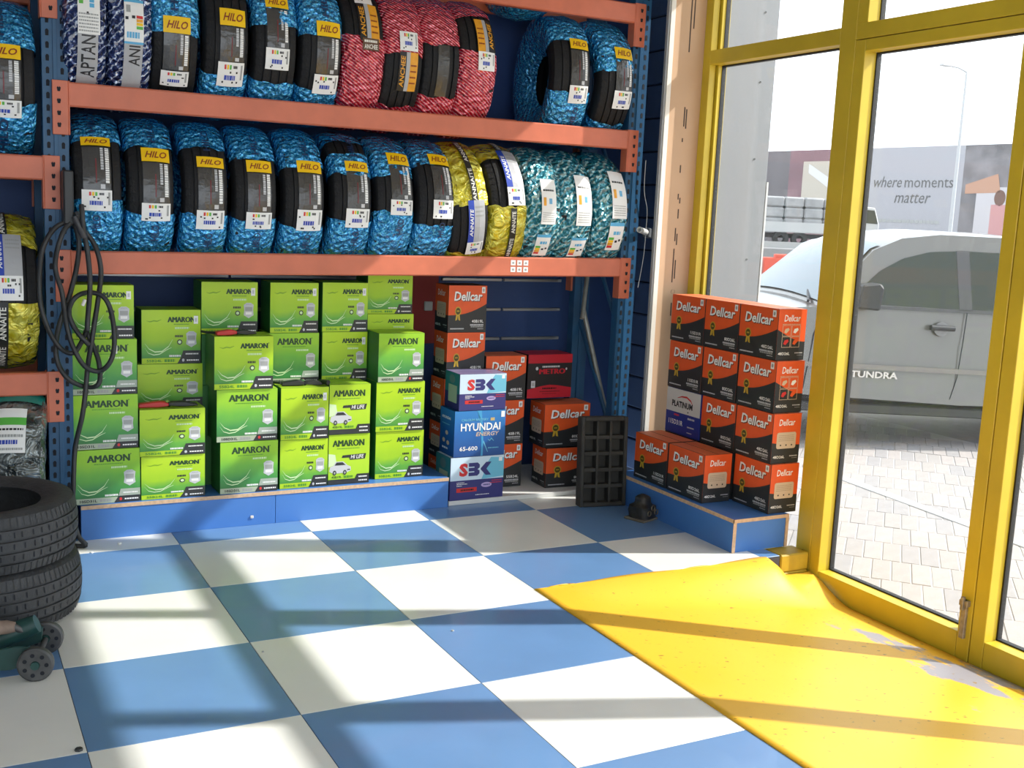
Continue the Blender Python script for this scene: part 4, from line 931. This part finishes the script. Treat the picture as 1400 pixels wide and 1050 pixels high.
MB().tube([(.018, -.05, .05), (.028, -.052, .075)], .007, mat('white_tag', (.75, .72, .70), .5), 8).build('cable_tag', cb, smooth=50)

# ------------------------------------------------------------------ clamps lying on the cartons
RH = mat('red_handle_plastic', (.50, .02, .02), .35); BH = mat('black_handle_plastic', (.012, .014, .014), .4); STL = mat('bright_steel', (.6, .6, .6), .25, metal=.9)
def clamp(loc, L, rz, hm, label):
    t = empty('jump_clamp', loc, (0, 0, R_(rz))); tag(t, label, 'clamp', 'clamps lying on the cartons')
    MB().prism([(-L*.5, 0), (-L*.15, .0), (0, .005), (0, .019), (-L*.15, .027), (-L*.5, .017)], -.03, -.010, hm).build('handle', t, bevel=.003)
    MB().prism([(-L*.5, 0), (-L*.15, .0), (0, .005), (0, .019), (-L*.15, .023), (-L*.5, .013)], .010, .03, hm).build('handle', t, bevel=.003)
    MB().lathe([(-.03, .011), (.03, .011)], STL, n=14, axis='y', c=(0, 0, .013), closed=False).build('pivot', t)
    j = MB()
    for s in (-1, 1):
        j.prism([(0, .006), (L*.25, .0), (L*.5, .003), (L*.5, .009), (L*.25, .022), (0, .020)], s*.014-.007, s*.014+.007, BH)
    j.build('jaw', t, bevel=.002)
    MB().tube([(-L*.5, 0, .010), (-L*.62, .03, .008), (-L*.7, .08, .008)], .006, CAB, 8).build('lead', t, smooth=50)
    return t
clamp((.600, 2.06, .5735), .26, -4, RH, 'red and black clamp lying on the low lime carton of the second column')
clamp((.900, 2.05, .8985), .19, 4, RH, 'red-handled pliers lying on the third green column')
clamp((1.235, 2.07, .6495), .22, -6, BH, 'black clamp lying on the fourth green column')
pc = tag(MB().tube([(0, 0, 0), (.02, -.05, .004)], .012, BH, 12).build('clamp_tube', None, (1.318, 2.06, .663), smooth=50), 'short black tube end lying beside the black clamp', 'tube')

# ------------------------------------------------------------------ crate, poles, small dark bundle
DCR = mat('dusty_black_plastic', (.035, .034, .030), .75, var=.4, vscale=9, bump=.1)
cr = empty('plastic_crate', (2.766, 1.735, .002), (R_(-4), 0, R_(-10))); tag(cr, 'dusty black plastic crate standing on end with open cells', 'crate')
W_, H_, D_ = .262, .475, .065
b = MB().box(-W_/2, -W_/2+.02, 0, D_, 0, H_, DCR).box(W_/2-.02, W_/2, 0, D_, 0, H_, DCR).box(-W_/2+.02, W_/2-.02, 0, D_, 0, .022, DCR).box(-W_/2+.02, W_/2-.02, 0, D_, H_-.022, H_, DCR)
b.build('rim', cr, bevel=.004); MB().box(-W_/2+.02, W_/2-.02, D_-.006, D_, .022, H_-.022, DCR).build('base_panel', cr)
for k in (1, 2): 
    x = -W_/2+.02+(W_-.04)*k/3; MB().box(x-.007, x+.007, .006, D_-.006, .022, H_-.022, DCR).build('divider', cr, bevel=.002)
for k in range(1, 5):
    z = .022+(H_-.044)*k/5; MB().box(-W_/2+.02, W_/2-.02, .01, D_-.006, z-.010, z+.010, DCR).build('divider', cr, bevel=.002)
bu = MB(); n = 14
for i in range(n+1):
    for k in range(24):
        a = 2*math.pi*k/24; t = i/n; c_, s_ = math.cos(a), math.sin(a)
        sq = (abs(c_)**4+abs(s_)**4)**-.25; r = .062*sq*(.55+.45*math.sin(math.pi*min(1, t*1.25+.18)) if t > .5 else .94+.06*t)*(1-.85*max(0, t-.9)/.1)
        nn = .006*noise.noise((c_*3, s_*3, t*5)); bu.v.append((c_*(r+nn), s_*(r+nn), .012+t*.118))
for i in range(n):
    for k in range(24): bu.f.append([i*24+k, i*24+(k+1) % 24, (i+1)*24+(k+1) % 24, (i+1)*24+k]); bu.m.append(0)
bu.f.append([n*24+k for k in range(24)]); bu.m.append(0); bu.mats.append(mat('grimy_black', (.022, .02, .018), .5, var=.6, vscale=30, bump=.5, bscale=40))
bo = bu.build('motor_housing', None, (2.835, 1.475, 0), (0, 0, R_(20)), smooth=60); tag(bo, 'small grimy black motor housing on the floor in front of the crate', 'motor')
MB().box(-.07, .07, -.062, .062, 0, .012, mat('grimy_plate', (.14, .12, .09), .7, var=.3)).build('foot_plate', bo, bevel=.003)
for k in range(3): MB().lathe([(-.004, .014), (.004, .014)], mat('grimy_plate', (0,0,0)), n=12, axis='y', c=(-.03+.03*k, -.066, .045+.025*(k % 2)), closed=False).build('boss', bo)
PIPE = mat('dull_pipe', (.30, .30, .27), .4, metal=.4, var=.2, vscale=20)
o = MB().tube([(.033, .06, .475), (-.034, -.02, .237-.0)], .013, PIPE, 12).tube([(.033, .06, .475), (.10, .14, .714)], .013, PIPE, 12).build('steel_pole', None, (2.963, 2.33, .70), smooth=50); tag(o, 'grey steel pole slanting down from the rack behind the crate', 'pole')
MB().tube([(-.034, -.02, .238), (-.0345, -.0206, .236)], .015, STEEL, 12).build('pole_end', o)
o = MB().tube([(-.085, 0, .99), (.10, -.22, .012)], .014, PIPE, 12).build('steel_pole', None, (3.04, 2.35, 0), smooth=50); tag(o, 'grey steel pole leaning upright against the rack, foot behind the crate', 'pole')
wt = MB().lathe([(0, .011), (.10, .011), (.10, .016), (.0, .016)], mat('white_plastic_tube', (.72, .72, .68), .4), n=20, axis='x', c=(0, 0, 0)).build('conduit_stub', None, (3.045, 1.965, 1.452), (0, R_(9), R_(30)), smooth=40); tag(wt, 'short white plastic tube sticking out beside the right upright', 'tube')
MB().box(.085, .14, -.02, .02, -.025, .025, mat('grey_clip', (.10, .11, .12), .6)).build('clip', wt, bevel=.003)
wi = MB().tube(smooth([(0, 0, .36), (.002, 0, .2), (.028, 0, .1), (.036, .01, -.02), (.03, .01, -.16), (.0, 0, -.32)]), .0018, mat('grey_wire', (.4, .4, .38), .5), 6).build('loose_wire', None, (3.072, 1.985, 1.46), smooth=60); tag(wi, 'thin grey wire hanging beside the right upright', 'wire')

# ------------------------------------------------------------------ trolley jack
JG = mat('dark_green_paint', (.012, .055, .048), .45, var=.3, vscale=12); JB = mat('dull_iron', (.10, .10, .10), .55, metal=.5, var=.3, vscale=20)
jk = empty('trolley_jack', (-.30, .70, 0), (0, 0, R_(-13))); tag(jk, 'dark green trolley jack with small iron wheel in front of the used tyres', 'jack')
for s in (-.085, .085):
    MB().prism([(-.28, .03), (.17, .03), (.235, .05), (.24, .10), (.18, .105), (.05, .085), (-.28, .12)], s-.006, s+.006, JG).build('side_plate', jk, bevel=.002)
MB().box(-.26, .0, -.079, .079, .035, .06, JG).build('cross_plate', jk)
for s in (-.11, .11):
    wl = MB().lathe([(-.014, .014), (-.014, .048), (-.010, .054), (.010, .054), (.014, .048), (.014, .014)], JB, n=32, axis='y', c=(.245, s, .054)).build('wheel', jk, smooth=30)
    h_ = MB()
    for k in range(7): a = 2*math.pi*k/7; h_.lathe([(-.0152, .0066), (-.0138, .0066)], HOLE, n=10, axis='y', c=(.245+.033*math.cos(a), s, .054+.033*math.sin(a)), closed=False); 
    for k in range(7):
        a = 2*math.pi*k/7; cx, cz = .245+.033*math.cos(a), .054+.033*math.sin(a)
        h_.add([(cx+.0066*math.cos(b_*.628), s-.0152, cz+.0066*math.sin(b_*.628)) for b_ in range(10)], [tuple(range(10))], HOLE)
    tag(h_.build('wheel_hole', wl), kind='stuff')
    MB().lathe([(-.02, .0), (-.02, .013), (.02, .013), (.02, 0)], JG, n=16, axis='y', c=(.245, s, .054), closed=False).build('axle_cap', wl, smooth=30)
MB().tube([(.245, -.1, .054), (.245, .1, .054)], .009, JB, 12).build('axle', jk, smooth=40)
MB().tube([(.10, 0, .09), (.20, 0, .13), (.235, 0, .145)], [.03, .034, .03], JG, 14).build('handle_socket', jk, smooth=40)
GRIP = mat('worn_wood_grip', (.24, .17, .13), .7, var=.3, vscale=25)
MB().tube([(-.02, -.03, .142), (.05, -.03, .146), (.15, -.03, .148), (.175, -.03, .148)], [.018, .023, .022, .016], GRIP, 16).build('grip', jk, smooth=50)
MB().tube([(.17, -.03, .148), (.205, -.02, .125)], .011, JB, 10).build('grip_pin', jk, smooth=50)
MB().prism([(-.20, .06), (.12, .075), (.12, .10), (-.20, .13)], -.05, .05, JB).build('lift_arm', jk, bevel=.004)

# debris on the floor
for k, (x, y, s) in enumerate(((.36, 1.89, .010), (.235, 1.80, .007), (-.02, .02, .012), (1.30, .44, .006), (.62, .5, .005))):
    o = MB().lathe([(0, .0), (.0, s), (s*.5, s*.8), (s*.6, 0)], (WHITE, WHITE, CHAR, GREY, GREY)[k], n=7, axis='z', closed=False).build('debris_chip', None, (x, y, .0005), (0, 0, k))
    tag(o, ['crumpled white scrap on the floor at the plinth foot', 'tiny white scrap on the blue tile near the tyre stack', 'dark leaf scrap on the grey-lit tile at the left edge', 'tiny dark chip on the middle blue tile', 'tiny dark chip on the white tile'][k], 'debris')

# ================================================================== OUTSIDE
# silver pickup; local x to its rear, y away from the shop, z up
a_t = R_(-22); tr = empty('pickup_truck', (0, 0, 0)); tag(tr, 'silver double-cab pickup truck parked outside the glass doors', 'truck')
S0 = Vector((7.09, 3.17, -.30)); ux = Vector((math.cos(a_t), math.sin(a_t), 0))
tr.location = S0 - ux*2.95; tr.rotation_euler = (0, R_(1.2), a_t)
PAINT = mat('silver_car_paint', (.135, .13, .118), .32, metal=.3, coat=.6, var=.03); CARGL = mat('car_glass', (.018, .024, .014), .08, spec=.35)
TRIM = mat('black_car_trim', (.02, .02, .022), .5); CHR = mat('chrome', (.75, .75, .75), .12, metal=1)
def ins(z): return max(0, z-1.22)*.36 + max(0, .75-z)*.10
def loft(prof, y0, y1, m, n=6):
    """side outline extruded across the truck with tumblehome"""
    mb = MB(); k = len(prof); ysn = [y0+(y1-y0)*i/n for i in range(n+1)]
    for i, y in enumerate(ysn):
        for (x, z) in prof:
            f = 1-2*i/n; mb.v.append((x, y + f*ins(z), z + (.035*(1-f*f) if z > 1.0 else 0)))
    for i in range(n):
        for j in range(k): mb.f.append([i*k+j, i*k+(j+1) % k, (i+1)*k+(j+1) % k, (i+1)*k+j]); mb.m.append(0)
    mb.f += [list(range(k))[::-1], [n*k+j for j in range(k)]]; mb.m += [0, 0]; mb.mats.append(m); return mb
def arch(cx, r, n=9, z0=.55): return [(cx+r*math.cos(math.pi*i/(n-1)), max(z0-.02, .40+r*math.sin(math.pi*i/(n-1)))) for i in range(n)]
body = [(-.02, .55), (-.05, .80), (.0, 1.0), (.12, 1.07), (.8, 1.13), (1.70, 1.22), (1.94, 1.46), (2.17, 1.69), (2.42, 1.80), (2.75, 1.85), (3.4, 1.86), (3.95, 1.83), (4.12, 1.70), (4.22, 1.33), (5.80, 1.30), (5.84, .62), (5.4, .60)]
body += arch(4.75, .48) + [(4.2, .50), (3.0, .47), (1.6, .50)] + arch(1.02, .48) + [(.48, .55)]
loft(body, 0, 1.98, PAINT, 8).build('body', tr, smooth=28)
def sidep(pts, m, name, off=.006, thick=.004, par=None):
    n = len(pts); v = [(x, ins(z)-off, z) for x, z in pts]+[(x, ins(z)-off+thick, z) for x, z in pts]
    return MB().add(v, [tuple(range(n))]+[(i, i+n, (i+1) % n+n, (i+1) % n) for i in range(n)], m).build(name, par or tr)
wfr = [(1.94, 1.26), (2.05, 1.38), (2.22, 1.53), (2.42, 1.64), (2.65, 1.705), (2.88, 1.725), (2.88, 1.26)]
sidep(wfr, CARGL, 'door_window'); sidep([(2.99, 1.26), (2.99, 1.73), (3.45, 1.735), (3.85, 1.71), (4.0, 1.60), (4.05, 1.28)], CARGL, 'door_window')
sidep([(2.88, 1.25), (2.88, 1.73), (2.99, 1.735), (2.99, 1.25)], TRIM, 'pillar_trim', .008)
sidep([(1.92, 1.225), (1.92, 1.25), (4.08, 1.275), (4.08, 1.245)], TRIM, 'belt_trim', .008)
dl_ = MB().tube([(2.945, ins(1.22)-.001, 1.24), (2.94, -.001, 1.0), (2.93, ins(.7)-.001, .7), (2.90, ins(.52)-.001, .52)], .004, HOLE, 6); dl_.build('door_gap', tr)
MB().tube([(1.74, ins(1.2), 1.20), (1.68, -.001, 1.0), (1.64, ins(.6)-.001, .55)], .004, HOLE, 6).build('door_gap', tr)
h = MB().lathe([(-.1, .0), (-.1, .022), (.1, .022), (.1, 0)], TRIM, n=12, axis='x', c=(2.74, -.028, 1.105), closed=False).box(2.64, 2.68, -.03, .0, 1.085, 1.12, TRIM).box(2.80, 2.84, -.03, 0, 1.085, 1.12, TRIM)
h.build('door_handle', tr, smooth=40); sidep([(2.74+.062*math.cos(i*.4488), 1.095+.058*math.sin(i*.4488)) for i in range(14)], mat('handle_cup', (.2, .2, .2), .35, metal=.4), 'handle_cup', .012, .010)
mr_ = MB().prism([(1.96, 1.23), (2.14, 1.22), (2.16, 1.40), (2.12, 1.44), (1.98, 1.42)], -.16, -.02, TRIM).box(2.0, 2.08, -.03, .04, 1.24, 1.29, TRIM); mr_.build('wing_mirror', tr, bevel=.015)
p = Print(); p.text('TUNDRA', 0, 1, 0, 1, CHR, 1, .03); link('badge_lettering', p.mesh('badge_lettering'), tr, (2.02, -.004, .665), (0, 0, 0), (.40, 1, .055))
sidep([(1.55, .735), (1.55, .775), (4.2, .775), (4.2, .735)], mat('pale_crease', (.24, .23, .22), .2, metal=.5), 'crease_strip', .010, .012)  # raised strip along the body side, paler than the car paint
MB().box(1.6, 4.2, .06, .20, .36, .44, TRIM).build('running_board', tr, bevel=.01)
ws = [(1.74, 1.225), (1.96, 1.445), (2.18, 1.665), (2.27, 1.705)]
m = MB(); 
for i, (x, z) in enumerate(ws): 
    for j in range(7):
        f = 1-2*j/6; y = .99-f*(.99-ins(z)-.06); m.v.append((x-.022, y, z+.036+.035*(1-f*f)))
for i in range(3):
    for j in range(6): m.f.append([i*7+j, i*7+j+1, (i+1)*7+j+1, (i+1)*7+j]); m.m.append(0)
m.mats.append(mat('windscreen', (.13, .18, .21), .05, spec=.5)); m.build('windscreen', tr, smooth=40)
MB().tube([(1.66, .15, 1.25), (1.80, .55, 1.34)], .012, TRIM, 8).build('wiper', tr)
sidep([(-.03, .86), (.02, 1.0), (.35, 1.05), (.30, .92)], mat('headlamp_lens', (.6, .62, .64), .1), 'headlamp', .008)
TYR = mat('car_tyre', (.02, .02, .02), .8); HUB = mat('alloy', (.45, .45, .45), .3, metal=.8)
for cx in (1.02, 4.75):
    for cy in (.16, 1.82):
        wl = MB().lathe([(-.12, .24), (-.13, .32), (-.11, .385), (.11, .385), (.13, .32), (.12, .24)], TYR, n=36, axis='y', c=(cx, cy, .385)).build('wheel', tr, smooth=35)
        hb = MB().lathe([(-.11, .0), (-.11, .06), (-.09, .07), (-.085, .22), (-.10, .245), (.1, .245)], HUB, n=30, axis='y', c=(cx, cy, .385), closed=False).build('rim', wl, smooth=35)
MB().box(.3, 5.6, .25, 1.73, .40, .58, TRIM).build('underbody', tr)

# road, barriers, lorry, hoarding, lamp post
ROAD = mat('asphalt', (.22, .22, .22), .85, var=.1); 
def place(o, px, depth, z, rz):
    pass
struct(MB().box(-60, 60, -8, 8, -.8, .42, ROAD).build('road', None, (42, 43.5, 0), (0, 0, R_(-24))))
gr = MB().box(-30, 30, -.05, .05, 0, .30, mat('guard_steel', (.35, .35, .34), .5, metal=.4)).build('guard_rail', None, (36.6, 38.1, .45), (0, 0, R_(-24))); tag(gr, 'grey steel guard rail running along the far road edge', 'guard rail')
BR = mat('barrier_red', (.55, .07, .035), .55); BW = mat('barrier_white', (.42, .42, .42), .55)
bmeshes = {}
for k, mm in (('r', BR), ('w', BW)):
    b = MB(); pr2 = [(-.30, 0), (.30, 0), (.30, .22), (.14, .50), (.10, 1.08), (-.10, 1.08), (-.14, .50), (-.30, .22)]
    b.prism(pr2, 0, 1.9, mm, axis=0); b.box(.25, .55, -.09, .09, 1.06, 1.16, mm).box(1.35, 1.65, -.09, .09, 1.06, 1.16, mm)
    bmeshes[k] = b.mesh('road_barrier', bevel=.02)
B0_ = Vector((15.1, 17.2, -.285)); ub = Vector((math.cos(R_(-27)), math.sin(R_(-27)), 0))
blab = ['white plastic road barrier beside the column edge', 'red plastic road barrier between the column and the mullion', 'red plastic road barrier behind the truck windscreen', 'white plastic road barrier behind the pickup roof', 'red plastic road barrier farthest right behind the pickup']
for k, c_ in enumerate('wrrwr'):
    o = link('road_barrier', bmeshes[c_], None, B0_+ub*(2.0*k-.55), (0, 0, R_(-27))); tag(o, blab[k], 'barrier', 'plastic road barriers outside')
lo = empty('cargo_lorry', (40.2, 43.2, .42), (0, 0, R_(-24))); tag(lo, 'white lorry loaded with pale sacks on the road outside', 'lorry')
LW = mat('lorry_white', (.42, .42, .41), .5); SACK = mat('pale_sacks', (.30, .30, .30), .8, var=.2, vscale=2)
MB().box(-1.2, 3.1, -1.0, 1.0, .75, .95, LW).build('bed_floor', lo); MB().box(-1.2, 3.1, -1.05, -1.0, .78, 1.30, LW).build('drop_side', lo)
for i in range(4):
    for j in range(3):
        MB().box(-1.15+i*1.06, -1.15+i*1.06+1.02, -.95, .95, .96+j*.56, .96+j*.56+.54, SACK).build('sack', lo, bevel=.08)
MB().prism([(3.2, .55), (5.0, .55), (5.05, 1.35), (4.75, 2.25), (3.2, 2.35)], -1.0, 1.0, LW).build('cab', lo, bevel=.05)
MB().prism([(3.7, 1.45), (4.95, 1.40), (4.72, 2.1), (3.7, 2.15)], -1.02, -.99, CARGL).build('cab_window', lo)
for cx in (-.2, .8, 4.2): MB().lathe([(-.14, .18), (-.14, .42), (.14, .42), (.14, .18)], TYR, n=24, axis='y', c=(cx, -.85, .42)).build('wheel', lo, smooth=35)
MB().box(-1.2, 4.9, -.4, .4, .45, .7, TRIM).build('chassis', lo)
# hoarding: from behind the column to beyond the doors
A_ = Vector((69.5, 79.6, -.3)); Bv = Vector((71.3, 53.4, -.3)); hv = Bv-A_; hl = hv.length; hz = math.atan2(hv.y, hv.x)
hd = empty('advertising_hoarding', A_, (0, 0, hz)); tag(hd, 'long advertising hoarding reading where moments matter across the road', 'hoarding')
HT = 8.6; PLUM = mat('hoarding_plum', (.22, .13, .15), .7, var=.25, vscale=.25); GRYB = mat('hoarding_grey', (.36, .36, .39), .7); HINK = mat('hoarding_ink', (.12, .12, .12), .7)
def hp(x0, x1, m, name='panel'):
    return MB().box(hl*x0, hl*x1, -.15, .15, 0, HT, m).build(name, hd)
hp(-.12, .135, mat('hoarding_dark', (.14, .13, .14), .7, var=.2, vscale=.3)); hp(.135, .46, PLUM); hp(.46, .835, GRYB); hp(.835, 1.1, mat('hoarding_photo', (.20, .19, .20), .7, var=.5, vscale=.5))
class HPr(Print):
    def pt(s, x, z, L): return (x, -.16-.01*L, z)
p = HPr(); x0, x1 = hl*.46, hl*.835; w_ = x1-x0
p.text('where', x0+w_*.13, x0+w_*.42, 5.35, 6.25, HINK, 1, 0, .25); p.text('moments', x0+w_*.45, x0+w_*.92, 5.35, 6.05, HINK, 1)
p.text('matter', x0+w_*.36, x0+w_*.72, 4.1, 4.85, HINK, 1, 0, .25); p.bars(x0+w_*.2, x0+w_*.82, 2.5, 2.75, GREY, 1, 14, 2); p.build('slogan_lettering', hd)
p = HPr(); q0, q1 = hl*.2, hl*.46; qw = q1-q0
p.rect(q0, q0+qw*.5, 2.5, 7.6, mat('photo_cream', (.46, .42, .36), .7), 1); p.poly([(q0+qw*.1, 7.4), (q0+qw*.8, 5.0), (q0+qw*.8, 4.0), (q0+qw*.1, 6.6)], mat('photo_white', (.6, .6, .6), .7), 2); p.rect(q0+qw*.62, q0+qw*.82, .5, 5.8, mat('photo_pink', (.50, .26, .26), .7), 3)
p.rect(q0+qw*.72, q0+qw*.99, 1, 8, mat('photo_mauve', (.30, .22, .24), .7), 2); p.build('photo_print', hd)
p = HPr(); q0 = hl*.835; qw = hl*.26
p.rect(q0+qw*.2, q0+qw*.95, .6, 5.4, mat('photo_pale', (.50, .48, .50), .7), 1); p.poly([(q0+qw*.05, 5.6), (q0+qw*.45, 6.4), (q0+qw*.5, 5.0), (q0+qw*.05, 4.9)], mat('photo_skin', (.45, .26, .18), .7), 2)
p.ell(q0+qw*.5, 4.6, qw*.07, .6, mat('photo_brown', (.16, .09, .07), .7), 2); p.poly([(q0+qw*.4, 4.1), (q0+qw*.6, 4.1), (q0+qw*.57, 1.4), (q0+qw*.40, 1.4)], mat('photo_pink', (0,0,0)), 2); p.build('photo_print', hd)
lp = empty('street_lamp', (58.0, 47.3, .0)); tag(lp, 'slim grey street lamp standing before the hoarding', 'street lamp')
MB().tube([(0, 0, -.3), (0, 0, 6), (.0, 0, 11.6)], [.14, .11, .07], mat('lamp_grey', (.45, .46, .47), .5), 10).build('pole', lp, smooth=50)
MB().tube([(0, 0, 11.6), (-.5, .25, 11.85), (-1.1, .55, 11.95)], .06, mat('lamp_grey', (0,0,0)), 8).build('arm', lp, smooth=50)
MB().box(-1.7, -.9, .4, .75, 11.88, 12.02, mat('lamp_grey', (0,0,0))).build('lamp_head', lp, bevel=.03)
